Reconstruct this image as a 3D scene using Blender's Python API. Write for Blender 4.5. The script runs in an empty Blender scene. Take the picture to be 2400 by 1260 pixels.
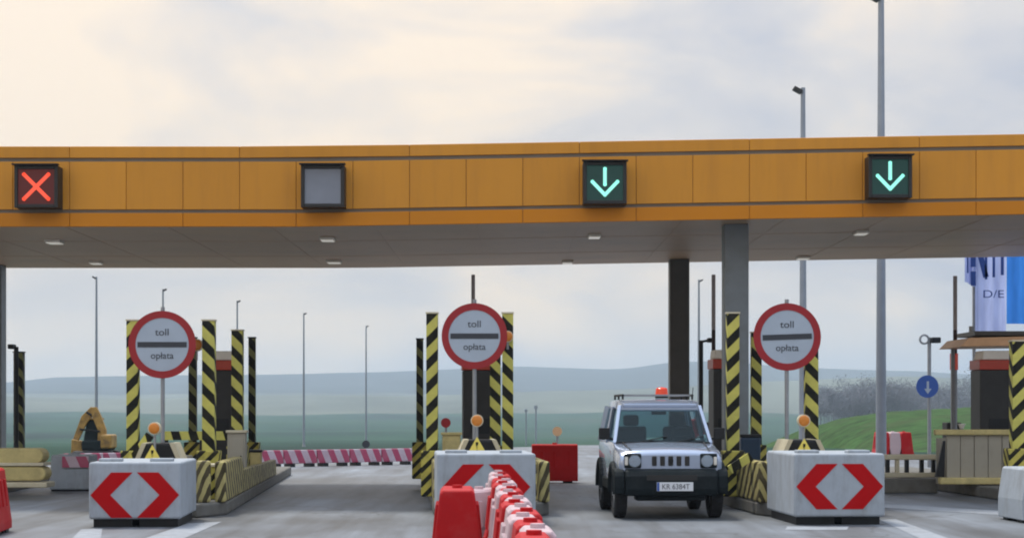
import bpy, bmesh, math, random
from mathutils import Vector, Matrix
random.seed(7)
sc = bpy.context.scene
col = sc.collection
R = math.radians
F = 4370.0      # focal length in pixels of the 2400 px wide photograph
HY = 954.0      # horizon row
CH = 1.6        # camera height
def X(px, d): return (px - 1200.0) * d / F
def Z(py, d): return CH - (py - HY) * d / F

# ------------------------------------------------------------------ camera
cd = bpy.data.cameras.new("camera"); cam = bpy.data.objects.new("camera", cd); col.objects.link(cam)
cam.location = (0, 0, CH); cam.rotation_euler = (R(90), 0, 0)
cd.sensor_width = 36; cd.lens = F * 36 / 2400.0
cd.shift_y = (HY - 630.0) / 2400.0
cd.clip_start = 0.1; cd.clip_end = 20000
sc.camera = cam
# ------------------------------------------------------------------ world
SUN_EL, SUN_AZ = 62.0, -32.0      # sun beyond the canopy, to the left
w = bpy.data.worlds.new("World"); sc.world = w; w.use_nodes = True
nt = w.node_tree; nt.nodes.clear()
def N(t, **k):
    n = nt.nodes.new(t)
    for a, b in k.items(): setattr(n, a, b)
    return n
L = lambda a, b: nt.links.new(a, b)
out = N('ShaderNodeOutputWorld'); bgA = N('ShaderNodeBackground'); bgB = N('ShaderNodeBackground'); mx = N('ShaderNodeMixShader')
sky = N('ShaderNodeTexSky', sky_type='NISHITA'); sky.sun_disc = False
sky.sun_elevation = R(SUN_EL); sky.sun_rotation = R(SUN_AZ); sky.air_density = 1.2; sky.dust_density = 3
L(sky.outputs[0], bgA.inputs[0]); bgA.inputs[1].default_value = 0.10
tc = N('ShaderNodeTexCoord'); sep = N('ShaderNodeSeparateXYZ'); L(tc.outputs['Generated'], sep.inputs[0])
def M(op, a, b=None, clamp=False):
    n = N('ShaderNodeMath', operation=op); n.use_clamp = clamp
    for i, v in enumerate((a, b)):
        if v is None: continue
        if isinstance(v, (int, float)): n.inputs[i].default_value = v
        else: L(v, n.inputs[i])
    return n.outputs[0]
mp = N('ShaderNodeMapping'); mp.inputs['Scale'].default_value = (1.0, 1.0, 2.6); mp.inputs['Rotation'].default_value = (0, R(-14), 0)
L(tc.outputs['Generated'], mp.inputs[0])
nz = N('ShaderNodeTexNoise'); nz.inputs['Scale'].default_value = 5.2; nz.inputs['Detail'].default_value = 5; nz.inputs['Roughness'].default_value = 0.5
nz.inputs['Distortion'].default_value = 0.5
L(mp.outputs[0], nz.inputs[0])
# warm towards the hidden sun (left), cool to the right
side = M('MULTIPLY_ADD', sep.outputs[0], -1.9); nt.nodes[-1].inputs[2].default_value = 0.46
up = M('MULTIPLY', sep.outputs[2], 1.5)
fac = M('ADD', M('ADD', side, up), M('MULTIPLY', M('SUBTRACT', nz.outputs[0], 0.5), 3.0), True)
cr = N('ShaderNodeValToRGB'); L(fac, cr.inputs[0])
e = cr.color_ramp.elements
e[0].position = 0.0; e[0].color = (0.53, 0.56, 0.65, 1)
e[1].position = 1.0; e[1].color = (1.06, 0.90, 0.725, 1)
a = e.new(0.5); a.color = (0.76, 0.725, 0.71, 1)
# overcast sky: brighter towards the zenith
zb = M('MULTIPLY_ADD', M('POWER', M('MAXIMUM', sep.outputs[2], 0.0), 1.6), 1.05); nt.nodes[-1].inputs[2].default_value = 1.0
# thick cloud overhead is cooler than the bright gap near the hidden sun
zf = M('MULTIPLY', M('SUBTRACT', sep.outputs[2], 0.24), 4.0, True)
zm = N('ShaderNodeMixRGB'); L(zf, zm.inputs[0]); L(cr.outputs[0], zm.inputs[1]); zm.inputs[2].default_value = (0.74, 0.82, 0.97, 1)
L(zm.outputs[0], bgB.inputs[0]); L(zb, bgB.inputs[1])
mx.inputs[0].default_value = 0.9
L(bgA.outputs[0], mx.inputs[1]); L(bgB.outputs[0], mx.inputs[2]); L(mx.outputs[0], out.inputs[0])
# ------------------------------------------------------------------ sun
sd = bpy.data.lights.new("sun", 'SUN'); so = bpy.data.objects.new("sun", sd); col.objects.link(so)
sd.energy = 3.0; sd.angle = R(10); sd.color = (1.0, 0.93, 0.82)
dirv = Vector((math.sin(R(SUN_AZ)) * math.cos(R(SUN_EL)), math.cos(R(SUN_AZ)) * math.cos(R(SUN_EL)), math.sin(R(SUN_EL))))
so.rotation_euler = dirv.to_track_quat('Z', 'Y').to_euler(); so.location = dirv * 60
sc.view_settings.view_transform = 'Standard'; sc.view_settings.look = 'None'
sc.view_settings.exposure = 0.0; sc.view_settings.gamma = 1.0
sc.cycles.filter_width = 2.0
sc.cycles.max_bounces = 8; sc.cycles.volume_bounces = 1

# ------------------------------------------------------------------ materials
def mat(name, c, rough=0.6, metal=0.0, var=0.12, scale=3.0, bump=0.0, spec=0.5, stretch=(1, 1, 1), emit=None, es=1.0, coat=0.0, dirt=None, dirt_amt=0.5, dirt_scale=2.0, dst=(1, 1, 1), island=0.0):
    m = bpy.data.materials.new(name); m.use_nodes = True; t = m.node_tree; p = t.nodes['Principled BSDF']
    p.inputs['Roughness'].default_value = rough; p.inputs['Metallic'].default_value = metal
    p.inputs['Specular IOR Level'].default_value = spec; p.inputs['Coat Weight'].default_value = coat
    tcn = t.nodes.new('ShaderNodeTexCoord'); mpn = t.nodes.new('ShaderNodeMapping'); mpn.inputs['Scale'].default_value = stretch
    t.links.new(tcn.outputs['Object'], mpn.inputs[0])
    n = t.nodes.new('ShaderNodeTexNoise'); n.inputs['Scale'].default_value = scale; n.inputs['Detail'].default_value = 6; n.inputs['Roughness'].default_value = 0.62
    t.links.new(mpn.outputs[0], n.inputs[0])
    r = t.nodes.new('ShaderNodeValToRGB'); t.links.new(n.outputs[0], r.inputs[0])
    r.color_ramp.elements[0].position = 0.3; r.color_ramp.elements[1].position = 0.7
    r.color_ramp.elements[0].color = tuple(max(0, v * (1 - var)) for v in c[:3]) + (1,)
    r.color_ramp.elements[1].color = tuple(min(1, v * (1 + var)) for v in c[:3]) + (1,)
    src = r.outputs[0]
    if dirt:
        n2 = t.nodes.new('ShaderNodeTexNoise'); n2.inputs['Scale'].default_value = dirt_scale; n2.inputs['Detail'].default_value = 8; n2.inputs['Roughness'].default_value = 0.7
        mq = t.nodes.new('ShaderNodeMapping'); mq.inputs['Scale'].default_value = dst; t.links.new(tcn.outputs['Object'], mq.inputs[0])
        t.links.new(mq.outputs[0], n2.inputs[0])
        mr = t.nodes.new('ShaderNodeMapRange'); mr.inputs[1].default_value = 0.48; mr.inputs[2].default_value = 0.72; mr.inputs[4].default_value = dirt_amt
        t.links.new(n2.outputs[0], mr.inputs[0])
        mm = t.nodes.new('ShaderNodeMixRGB'); mm.inputs[2].default_value = tuple(dirt) + (1,)
        t.links.new(mr.outputs[0], mm.inputs[0]); t.links.new(src, mm.inputs[1]); src = mm.outputs[0]
    if island:
        gi = t.nodes.new('ShaderNodeNewGeometry'); hv = t.nodes.new('ShaderNodeHueSaturation'); mr2 = t.nodes.new('ShaderNodeMapRange')
        mr2.inputs[3].default_value = 1 - island; mr2.inputs[4].default_value = 1 + island
        t.links.new(gi.outputs['Random Per Island'], mr2.inputs[0]); t.links.new(mr2.outputs[0], hv.inputs['Value']); t.links.new(src, hv.inputs['Color']); src = hv.outputs[0]
    t.links.new(src, p.inputs['Base Color'])
    if bump:
        b = t.nodes.new('ShaderNodeBump'); b.inputs['Strength'].default_value = bump; b.inputs['Distance'].default_value = 0.02
        t.links.new(n.outputs[0], b.inputs['Height']); t.links.new(b.outputs[0], p.inputs['Normal'])
    if emit:
        p.inputs['Emission Color'].default_value = tuple(emit) + (1,); p.inputs['Emission Strength'].default_value = es
    return m
def stripes(name, c1, c2, period, kx=0.0, ky=0.0, kz=1.0, duty=0.5, rough=0.6, dirt=(0.10, 0.085, 0.04), dirt_amt=0.30, phase=0.0, wob=0.0):
    m = bpy.data.materials.new(name); m.use_nodes = True; t = m.node_tree; p = t.nodes['Principled BSDF']
    p.inputs['Roughness'].default_value = rough; p.inputs['Specular IOR Level'].default_value = 0.2
    tcn = t.nodes.new('ShaderNodeTexCoord'); s = t.nodes.new('ShaderNodeSeparateXYZ'); t.links.new(tcn.outputs['Object'], s.inputs[0])
    def mm(op, a, b):
        n = t.nodes.new('ShaderNodeMath'); n.operation = op
        for i, v in enumerate((a, b)):
            if isinstance(v, (int, float)): n.inputs[i].default_value = v
            elif v is not None: t.links.new(v, n.inputs[i])
        return n.outputs[0]
    v = mm('ADD', mm('ADD', mm('MULTIPLY', s.outputs[0], kx), mm('MULTIPLY', s.outputs[1], ky)), mm('MULTIPLY', s.outputs[2], kz))
    n0 = t.nodes.new('ShaderNodeTexNoise'); n0.inputs['Scale'].default_value = 3.0; t.links.new(tcn.outputs['Object'], n0.inputs[0])
    v = mm('ADD', v, mm('MULTIPLY', n0.outputs[0], wob))
    fr = mm('FRACT', mm('ADD', mm('DIVIDE', v, period), 50.0 + phase), None)
    g = mm('GREATER_THAN', fr, duty)
    a = t.nodes.new('ShaderNodeMixRGB'); a.inputs[1].default_value = tuple(c1) + (1,); a.inputs[2].default_value = tuple(c2) + (1,); t.links.new(g, a.inputs[0])
    n2 = t.nodes.new('ShaderNodeTexNoise'); n2.inputs['Scale'].default_value = 4.0; n2.inputs['Detail'].default_value = 8; n2.inputs['Roughness'].default_value = 0.7
    t.links.new(tcn.outputs['Object'], n2.inputs[0])
    mr = t.nodes.new('ShaderNodeMapRange'); mr.inputs[1].default_value = 0.42; mr.inputs[2].default_value = 0.75; mr.inputs[4].default_value = dirt_amt
    t.links.new(n2.outputs[0], mr.inputs[0])
    b = t.nodes.new('ShaderNodeMixRGB'); b.inputs[2].default_value = tuple(dirt) + (1,); t.links.new(mr.outputs[0], b.inputs[0]); t.links.new(a.outputs[0], b.inputs[1])
    t.links.new(b.outputs[0], p.inputs['Base Color'])
    return m
YEL = (0.60, 0.56, 0.13); BLK = (0.006, 0.007, 0.005)
OCH = (0.50, 0.43, 0.17); BRN = (0.055, 0.045, 0.02)
MT = {}
MT['asphalt'] = None
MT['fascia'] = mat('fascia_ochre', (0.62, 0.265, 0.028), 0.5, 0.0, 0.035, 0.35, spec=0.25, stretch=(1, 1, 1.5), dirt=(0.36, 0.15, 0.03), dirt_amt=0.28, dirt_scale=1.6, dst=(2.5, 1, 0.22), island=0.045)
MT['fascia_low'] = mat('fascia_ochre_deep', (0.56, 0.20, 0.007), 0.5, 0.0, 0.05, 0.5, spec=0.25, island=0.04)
MT['groove'] = mat('groove_grey', (0.17, 0.14, 0.10), 0.6, 0, 0.1)
MT['soffit'] = mat('soffit_panel', (0.60, 0.40, 0.25), 0.46, 0.0, 0.06, 0.5, spec=0.4, dirt=(0.25, 0.19, 0.14), dirt_amt=0.35, dirt_scale=0.35)
MT['roof'] = mat('roof_metal', (0.35, 0.34, 0.33), 0.5, 0.3)
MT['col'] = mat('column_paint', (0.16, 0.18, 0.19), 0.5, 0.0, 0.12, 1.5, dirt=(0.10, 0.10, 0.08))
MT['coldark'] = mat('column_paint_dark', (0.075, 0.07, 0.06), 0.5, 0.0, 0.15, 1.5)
MT['lightdim'] = mat('fixture_glass', (0.75, 0.73, 0.68), 0.3, emit=(1, 0.93, 0.82), es=0.28)  # diffuser has a faint warm emission of its own
MT['black'] = mat('black_plastic', (0.014, 0.015, 0.016), 0.5, 0, 0.2, spec=0.25)
MT['boxblack'] = mat('signal_black', (0.012, 0.011, 0.010), 0.5, 0, 0.15)
MT['rubber'] = mat('rubber', (0.016, 0.016, 0.017), 0.85, 0, 0.2, 20, 0.3)
MT['screen_off'] = mat('screen_grey', (0.20, 0.22, 0.26), 0.35, 0, 0.08)
MT['scr_red'] = mat('screen_red', (0.03, 0.003, 0.003), 0.4, emit=(0.35, 0.005, 0.002), es=0.14)
MT['scr_grn'] = mat('screen_green', (0.004, 0.02, 0.018), 0.4, emit=(0.0, 0.16, 0.12), es=0.14)
MT['led_red'] = mat('led_red', (0.3, 0.03, 0.02), 0.4, emit=(1.0, 0.10, 0.045), es=0.95)
MT['led_grn'] = mat('led_green', (0.1, 0.4, 0.35), 0.4, emit=(0.36, 0.92, 0.76), es=0.95)
MT['signred'] = mat('sign_red', (0.30, 0.004, 0.009), 0.4, 0, 0.08)
MT['signwhite'] = mat('sign_white', (0.37, 0.43, 0.50), 0.4, 0, 0.05)
MT['signblack'] = mat('sign_black', (0.03, 0.035, 0.045), 0.45)
MT['signyellow'] = mat('sign_yellow', (0.80, 0.66, 0.12), 0.4, 0, 0.08)
MT['signblue'] = mat('sign_blue', (0.03, 0.09, 0.33), 0.4, 0, 0.08)
MT['galv'] = mat('galvanised', (0.28, 0.29, 0.30), 0.45, 0.4, 0.12, 6)
MT['lamppost'] = mat('lamp_post_steel', (0.27, 0.30, 0.34), 0.5, 0.3, 0.08)
MT['concrete'] = mat('concrete', (0.34, 0.38, 0.42), 0.8, 0, 0.08, 5, 0.35, dirt=(0.20, 0.20, 0.19), dirt_amt=0.6, dirt_scale=2.2, dst=(2.2, 2.2, 0.6))
MT['concrete2'] = mat('kerb_concrete', (0.15, 0.145, 0.13), 0.9, 0, 0.2, 4, 0.4, dirt=(0.12, 0.11, 0.08), dirt_amt=0.7, dirt_scale=3)
MT['chevred'] = mat('chevron_red', (0.42, 0.001, 0.003), 0.7, 0, 0.06, spec=0.15)
MT['barred'] = mat('barrier_red', (0.42, 0.003, 0.006), 0.6, 0, 0.07, 4, 0.08, spec=0.25, dirt=(0.35, 0.10, 0.09), dirt_amt=0.35)
MT['barwhite'] = mat('barrier_white', (0.52, 0.38, 0.40), 0.45, 0, 0.07, 4, 0.08, dirt=(0.45, 0.3, 0.3), dirt_amt=0.4)
MT['postA'] = stripes('post_stripes_rising', YEL, BLK, 0.36, -1.0, -1.0, 1.0, 0.52)
MT['postC'] = stripes('post_stripes_falling', YEL, BLK, 0.36, 1.0, 1.0, 1.0, 0.52)
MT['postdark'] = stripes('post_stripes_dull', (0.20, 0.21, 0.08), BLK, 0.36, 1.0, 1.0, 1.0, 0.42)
MT['wallL'] = stripes('wall_stripes_left', OCH, BRN, 0.13, 1.0, 0.35, 0.42, 0.5, wob=0.10, dirt=(0.20, 0.16, 0.09), dirt_amt=0.55)
MT['wallR'] = stripes('wall_stripes_right', OCH, BRN, 0.13, 1.0, -0.35, -0.42, 0.5, wob=0.10, dirt=(0.20, 0.16, 0.09), dirt_amt=0.55)
MT['boxstripe'] = stripes('plinth_stripes', (0.55, 0.48, 0.10), BLK, 0.22, 1.0, 1.0, -1.0, 0.55, dirt_amt=0.6)
MT['beam'] = stripes('beam_stripes', YEL, BLK, 0.30, 1.0, 0.0, 0.3, 0.5)
MT['redwhite'] = stripes('board_stripes', (0.46, 0.08, 0.15), (0.60, 0.50, 0.56), 0.40, 1.0, 0.0, 0.45, 0.5, dirt=(0.4, 0.2, 0.25), dirt_amt=0.5)
MT['boomstripe'] = stripes('boom_stripes', (0.05, 0.03, 0.03), (0.42, 0.38, 0.38), 2.2, 0, 0, 1.0, 0.5, phase=-0.93)
MT['kiosk'] = mat('kiosk_body', (0.030, 0.029, 0.027), 0.5, 0.0, 0.2, spec=0.3)
MT['kred'] = mat('kiosk_red', (0.42, 0.035, 0.008), 0.4)
MT['kwhite'] = mat('kiosk_white', (0.70, 0.66, 0.58), 0.5)
MT['beige'] = mat('beige_panel', (0.34, 0.31, 0.24), 0.6, 0, 0.12, 2, dirt=(0.2, 0.17, 0.12), dirt_amt=0.5)
MT['cream'] = mat('cream_paint', (0.60, 0.54, 0.38), 0.6, 0, 0.12, 4, dirt=(0.3, 0.24, 0.14), dirt_amt=0.6)
MT['sand'] = mat('sandy_bumper', (0.56, 0.46, 0.19), 0.7, 0, 0.2, 3, 0.3, dirt=(0.2, 0.15, 0.07), dirt_amt=0.6)
MT['orangetrim'] = mat('roof_trim', (0.75, 0.45, 0.24), 0.5)
MT['amber'] = mat('amber_lens', (0.52, 0.17, 0.012), 0.35, 0, 0.15, 12, emit=(1.0, 0.35, 0.02), es=0.03)
MT['redlens'] = mat('red_lens', (0.75, 0.06, 0.02), 0.2, 0, 0.1, emit=(1.0, 0.08, 0.02), es=0.12)
MT['binblue'] = mat('bin_blue', (0.012, 0.035, 0.07), 0.45)
MT['silver'] = mat('car_silver', (0.36, 0.42, 0.53), 0.26, 0.6, 0.03, 2, coat=0.6)
MT['cladding'] = mat('car_cladding', (0.008, 0.013, 0.015), 0.65, 0, 0.25, 8, spec=0.15, dirt=(0.03, 0.03, 0.03), dirt_amt=0.5)
MT['chrome'] = mat('chrome', (0.6, 0.62, 0.65), 0.15, 0.9, 0.03)
MT['rim'] = mat('wheel_rim', (0.30, 0.31, 0.33), 0.35, 0.7, 0.1)
MT['interior'] = mat('car_interior', (0.02, 0.028, 0.03), 0.9, spec=0.1)
MT['plate'] = mat('plate_white', (0.68, 0.70, 0.72), 0.4, 0, 0.04)
MT['digger'] = mat('digger_yellow', (0.38, 0.22, 0.05), 0.6, 0, 0.35, 3, dirt=(0.09, 0.055, 0.03), dirt_amt=0.9, dirt_scale=3.5)
MT['paintline'] = mat('road_paint', (0.27, 0.295, 0.325), 0.7, 0, 0.2, 6, dirt=(0.22, 0.23, 0.24), dirt_amt=0.9, dirt_scale=1.6)
MT['banner'] = mat('banner_white', (0.62, 0.68, 0.98), 0.8, 0, 0.05)
MT['bannerblue'] = mat('banner_blue', (0.06, 0.24, 0.78), 0.8, 0, 0.25, 1.2, stretch=(3, 1, .6))
MT['navy'] = mat('banner_ink', (0.02, 0.06, 0.26), 0.8)
MT['foliage'] = mat('bush_leaf', (0.06, 0.085, 0.085), 0.9, 0, 0.4, 0.8)
MT['twig'] = mat('hazed_twigs', (0.085, 0.085, 0.10), 0.9, 0, 0.12, 0.5)  # twig colour shifted bluish, distance haze mixed into the base
MT['bark'] = mat('bark', (0.06, 0.05, 0.045), 0.9)
MT['mound'] = mat('embankment_grass', (0.034, 0.078, 0.022), 0.95, 0, 0.5, 0.9, 0.8, spec=0.1, dirt=(0.055, 0.065, 0.03), dirt_amt=0.7, dirt_scale=0.3)
def clothmat(name, c):
    m = bpy.data.materials.new(name); m.use_nodes = True; t = m.node_tree; t.nodes.clear()
    o = t.nodes.new('ShaderNodeOutputMaterial'); d = t.nodes.new('ShaderNodeBsdfDiffuse'); tr = t.nodes.new('ShaderNodeBsdfTranslucent'); ms = t.nodes.new('ShaderNodeMixShader')
    tcn = t.nodes.new('ShaderNodeTexCoord'); mpn = t.nodes.new('ShaderNodeMapping'); mpn.inputs['Scale'].default_value = (3, 1, 0.6); t.links.new(tcn.outputs['Object'], mpn.inputs[0])
    n = t.nodes.new('ShaderNodeTexNoise'); n.inputs['Scale'].default_value = 1.4; t.links.new(mpn.outputs[0], n.inputs[0])
    r = t.nodes.new('ShaderNodeValToRGB'); t.links.new(n.outputs[0], r.inputs[0]); r.color_ramp.elements[0].position = 0.35; r.color_ramp.elements[1].position = 0.65
    r.color_ramp.elements[0].color = tuple(v * 0.85 for v in c) + (1,); r.color_ramp.elements[1].color = tuple(min(1, v * 1.1) for v in c) + (1,)
    for s_ in (d, tr): t.links.new(r.outputs[0], s_.inputs[0])
    ms.inputs[0].default_value = 0.55; t.links.new(d.outputs[0], ms.inputs[1]); t.links.new(tr.outputs[0], ms.inputs[2]); t.links.new(ms.outputs[0], o.inputs[0]); return m
MT['banner'] = clothmat('banner_white', (0.52, 0.60, 0.95)); MT['bannerblue'] = clothmat('banner_blue', (0.06, 0.27, 0.80))
def glass(name, tint, rough=0.03, alpha=0.35):
    m = bpy.data.materials.new(name); m.use_nodes = True; t = m.node_tree; t.nodes.clear()
    o = t.nodes.new('ShaderNodeOutputMaterial'); tr = t.nodes.new('ShaderNodeBsdfTransparent'); tr.inputs[0].default_value = tuple(tint) + (1,)
    gl = t.nodes.new('ShaderNodeBsdfGlossy'); gl.inputs['Roughness'].default_value = rough; gl.inputs[0].default_value = (0.5, 0.62, 0.66, 1)
    lw = t.nodes.new('ShaderNodeFresnel'); lw.inputs[0].default_value = 1.0 + alpha
    mxs = t.nodes.new('ShaderNodeMixShader'); t.links.new(lw.outputs[0], mxs.inputs[0]); t.links.new(tr.outputs[0], mxs.inputs[1]); t.links.new(gl.outputs[0], mxs.inputs[2])
    t.links.new(mxs.outputs[0], o.inputs[0]); return m
MT['glass'] = glass('car_glass', (0.42, 0.56, 0.60), 0.03, 0.5)
MT['lens'] = glass('lamp_lens', (0.8, 0.85, 0.9), 0.05, 0.45)

# ------------------------------------------------------------------ mesh helpers
def nb(): return bmesh.new()
def box(bm, c, s, rot=None, taper=None):
    vs = []
    for dz in (-1, 1):
        k = 1.0 if (dz < 0 or not taper) else taper
        k2 = k if not isinstance(k, tuple) else None
        kx, ky = (k, k) if not isinstance(k, tuple) else k
        for dx, dy in ((-1, -1), (1, -1), (1, 1), (-1, 1)):
            v = Vector((dx * s[0] / 2 * kx, dy * s[1] / 2 * ky, dz * s[2] / 2))
            if rot: v = rot @ v
            vs.append(bm.verts.new(v + Vector(c)))
    for f in ((0, 3, 2, 1), (4, 5, 6, 7), (0, 1, 5, 4), (1, 2, 6, 5), (2, 3, 7, 6), (3, 0, 4, 7)):
        bm.faces.new([vs[i] for i in f])
    return vs
def tube(bm, p, q, r1, r2=None, n=14, caps=True):
    p = Vector(p); q = Vector(q); r2 = r1 if r2 is None else r2
    d = (q - p).normalized(); a = d.orthogonal().normalized(); b = d.cross(a)
    A = [bm.verts.new(p + (a * math.cos(t) + b * math.sin(t)) * r1) for t in [2 * math.pi * i / n for i in range(n)]]
    B = [bm.verts.new(q + (a * math.cos(t) + b * math.sin(t)) * r2) for t in [2 * math.pi * i / n for i in range(n)]]
    for i in range(n):
        j = (i + 1) % n; bm.faces.new((A[i], A[j], B[j], B[i]))
    if caps: bm.faces.new(A[::-1]); bm.faces.new(B)
def ring(bm, c, ro, ri, t, n=48):      # annulus facing -Y
    c = Vector(c); rows = []
    for (r, y) in ((ro, 0), (ri, 0), (ri, t), (ro, t)):
        rows.append([bm.verts.new(c + Vector((r * math.cos(a), y, r * math.sin(a)))) for a in [2 * math.pi * i / n for i in range(n)]])
    for k in range(4):
        A, B = rows[k], rows[(k + 1) % 4]
        for i in range(n):
            j = (i + 1) % n; bm.faces.new((A[i], A[j], B[j], B[i]))
def prism(bm, pts, y0, y1):            # polygon in XZ extruded along Y
    A = [bm.verts.new((p[0], y0, p[1])) for p in pts]; B = [bm.verts.new((p[0], y1, p[1])) for p in pts]
    n = len(pts)
    bm.faces.new(A); bm.faces.new(B[::-1])
    for i in range(n):
        j = (i + 1) % n; bm.faces.new((A[j], A[i], B[i], B[j]))
def prismx(bm, pts, x0, x1):           # polygon in YZ extruded along X
    A = [bm.verts.new((x0, p[0], p[1])) for p in pts]; B = [bm.verts.new((x1, p[0], p[1])) for p in pts]
    n = len(pts)
    bm.faces.new(A); bm.faces.new(B[::-1])
    for i in range(n):
        j = (i + 1) % n; bm.faces.new((A[j], A[i], B[i], B[j]))
def sphere(bm, c, r, sx=1, sy=1, sz=1, u=14, v=9):
    bmesh.ops.create_uvsphere(bm, u_segments=u, v_segments=v, radius=r, matrix=Matrix.Translation(c) @ Matrix.Diagonal((sx, sy, sz, 1)))
def fin(name, bm, m, parent=None, bevel=0.0, smooth=False, seg=2):
    bmesh.ops.recalc_face_normals(bm, faces=bm.faces)
    me = bpy.data.meshes.new(name); bm.to_mesh(me); bm.free()
    o = bpy.data.objects.new(name, me); col.objects.link(o)
    me.materials.append(MT[m] if isinstance(m, str) else m)
    if smooth:
        for p in me.polygons: p.use_smooth = True
        try: me.set_sharp_from_angle(angle=R(35))
        except Exception: pass
    if bevel:
        b = o.modifiers.new('bevel', 'BEVEL'); b.width = bevel; b.segments = seg; b.limit_method = 'ANGLE'; b.angle_limit = R(40)
    if parent: o.parent = parent
    return o
def outward(o, c):
    c = Vector(c); bm = bmesh.new(); bm.from_mesh(o.data); bm.normal_update()
    for f in bm.faces:
        if f.normal.dot(f.calc_center_median() - c) < 0: f.normal_flip()
    bm.to_mesh(o.data); bm.free(); return o
def thing(name, label, cat, loc=(0, 0, 0), rz=0.0, group=None):
    o = bpy.data.objects.new(name, None); col.objects.link(o); o.location = loc; o.rotation_euler = (0, 0, rz)
    o.empty_display_size = 0.3
    o['label'] = label; o['category'] = cat
    if group: o['group'] = group
    return o
def tag(o, label, cat, group=None):
    o['label'] = label; o['category'] = cat
    if group: o['group'] = group
    return o
def kids(o): return [c for c in list(bpy.data.objects) if c.parent is o]
def dup(root, loc, rz=0.0, label=None, group=None, scale=None):
    def rec(o, par):
        c = o.copy(); col.objects.link(c); c.parent = par
        for ch in tree[o.name]: rec(ch, c)
        return c
    tree = {}
    def walk(o):
        tree[o.name] = kids(o)
        for ch in tree[o.name]: walk(ch)
    walk(root)
    c = rec(root, None); c.location = loc; c.rotation_euler = (0, 0, rz)
    if scale: c.scale = scale
    if label: c['label'] = label
    if group: c['group'] = group
    return c
def text(name, s, size, m, loc, parent=None, depth=0.002, align='CENTER', sx=1.0, rot=(R(90), 0, 0)):
    cu = bpy.data.curves.new(name, 'FONT'); cu.body = s; cu.size = size; cu.extrude = depth; cu.align_x = align; cu.align_y = 'CENTER'
    to = bpy.data.objects.new(name + '_tmp', cu); col.objects.link(to)
    dg = bpy.context.evaluated_depsgraph_get(); me = bpy.data.meshes.new_from_object(to.evaluated_get(dg))
    bpy.data.objects.remove(to); me.name = name
    me.materials.clear(); me.materials.append(MT[m])
    o = bpy.data.objects.new(name, me); col.objects.link(o); o.location = loc; o.rotation_euler = rot; o.scale = (sx, 1, 1)
    if parent: o.parent = parent
    return o

# ------------------------------------------------------------------ terrain
def lerp(tab, v):
    if v <= tab[0][0]: return tab[0][1]
    for (a, b), (c, d) in zip(tab, tab[1:]):
        if v <= c:
            t = (v - a) / (c - a); t = t * t * (3 - 2 * t) if len(tab) > 40 else t
            return b + (d - b) * t
    return tab[-1][1]
prof = [(-200, -0.012), (54, -0.012), (100, -0.62), (150, -1.6), (208, -2.75), (300, -4.6), (450, -7.2), (600, -9.2), (900, -10.4), (1300, -7.5), (2000, -1.0), (2600, 12), (3200, 30)]
ridge = [(-1500, 905), (-600, 880), (0, 897), (120, 884), (400, 880), (620, 877), (900, 872), (1060, 866), (1220, 857), (1330, 862), (1440, 866), (1500, 860), (1560, 850), (1700, 846), (1830, 858), (2000, 866), (2150, 870), (2260, 878), (2400, 876), (3000, 866), (4000, 890)]
mid = [(-1500, 930), (-300, 925), (200, 935), (600, 926), (1000, 930), (1300, 915), (1600, 905), (1900, 890), (2100, 884), (2300, 888), (2800, 900), (4000, 920)]
def hz(x, y):
    n = 0.5 * math.sin(x * 0.011 + y * 0.004) + 0.3 * math.sin(x * 0.023 - y * 0.013 + 1) + 0.2 * math.sin(x * 0.05 + y * 0.031)
    if y < 3200:
        z = lerp(prof, y)
        if y > 70: z += n * min(1, (y - 70) / 600) * 2.2 * (0.4 + y / 3000)
        if y > 1700:       # nearer ridge, a crest at 2400
            px = 1200 + F * x / y
            zc = CH + (HY - lerp(mid, px)) * 2400 / F
            t = max(0, 1 - abs(y - 2400) / 700); t = t * t * (3 - 2 * t)
            z = z + max(0, zc - z) * t + n * 2.0 * t
        return z
    px = 1200 + F * x / y
    zc = CH + (HY - lerp(ridge, px)) * 4200 / F
    if y <= 4200:
        t = (y - 3200) / 1000; t = t * t * (3 - 2 * t); return 30 + (zc - 30) * t + n * 1.2
    return zc - (y - 4200) * 0.03
bm = nb()
ds = [-30, 0, 15, 30, 45, 54, 60, 68, 78, 90, 105, 125, 150, 180, 215, 260, 320, 400, 500, 620, 760, 920, 1100, 1300, 1500, 1700, 1850, 2000, 2150, 2300, 2400, 2500, 2650, 2800, 3000, 3200, 3400, 3600, 3800, 4000, 4100, 4200, 4300, 4600, 5200]
NX = 150; rows = []
for d in ds:
    hw = 60 + max(d, 0) * 0.62
    rows.append([bm.verts.new((-hw + 2 * hw * i / NX, d, hz(-hw + 2 * hw * i / NX, d))) for i in range(NX + 1)])
for a, b in zip(rows, rows[1:]):
    for i in range(NX): bm.faces.new((a[i], a[i + 1], b[i + 1], b[i]))
gm = bpy.data.materials.new('field_grass'); gm.use_nodes = True; t = gm.node_tree; p = t.nodes['Principled BSDF']; p.inputs['Roughness'].default_value = 0.95; p.inputs['Specular IOR Level'].default_value = 0.1
tcn = t.nodes.new('ShaderNodeTexCoord')
def noise(sc_, det=5, st=(1, 1, 1)):
    mpn = t.nodes.new('ShaderNodeMapping'); mpn.inputs['Scale'].default_value = st; t.links.new(tcn.outputs['Object'], mpn.inputs[0])
    n = t.nodes.new('ShaderNodeTexNoise'); n.inputs['Scale'].default_value = sc_; n.inputs['Detail'].default_value = det; n.inputs['Roughness'].default_value = 0.6; t.links.new(mpn.outputs[0], n.inputs[0]); return n.outputs[0]
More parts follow.
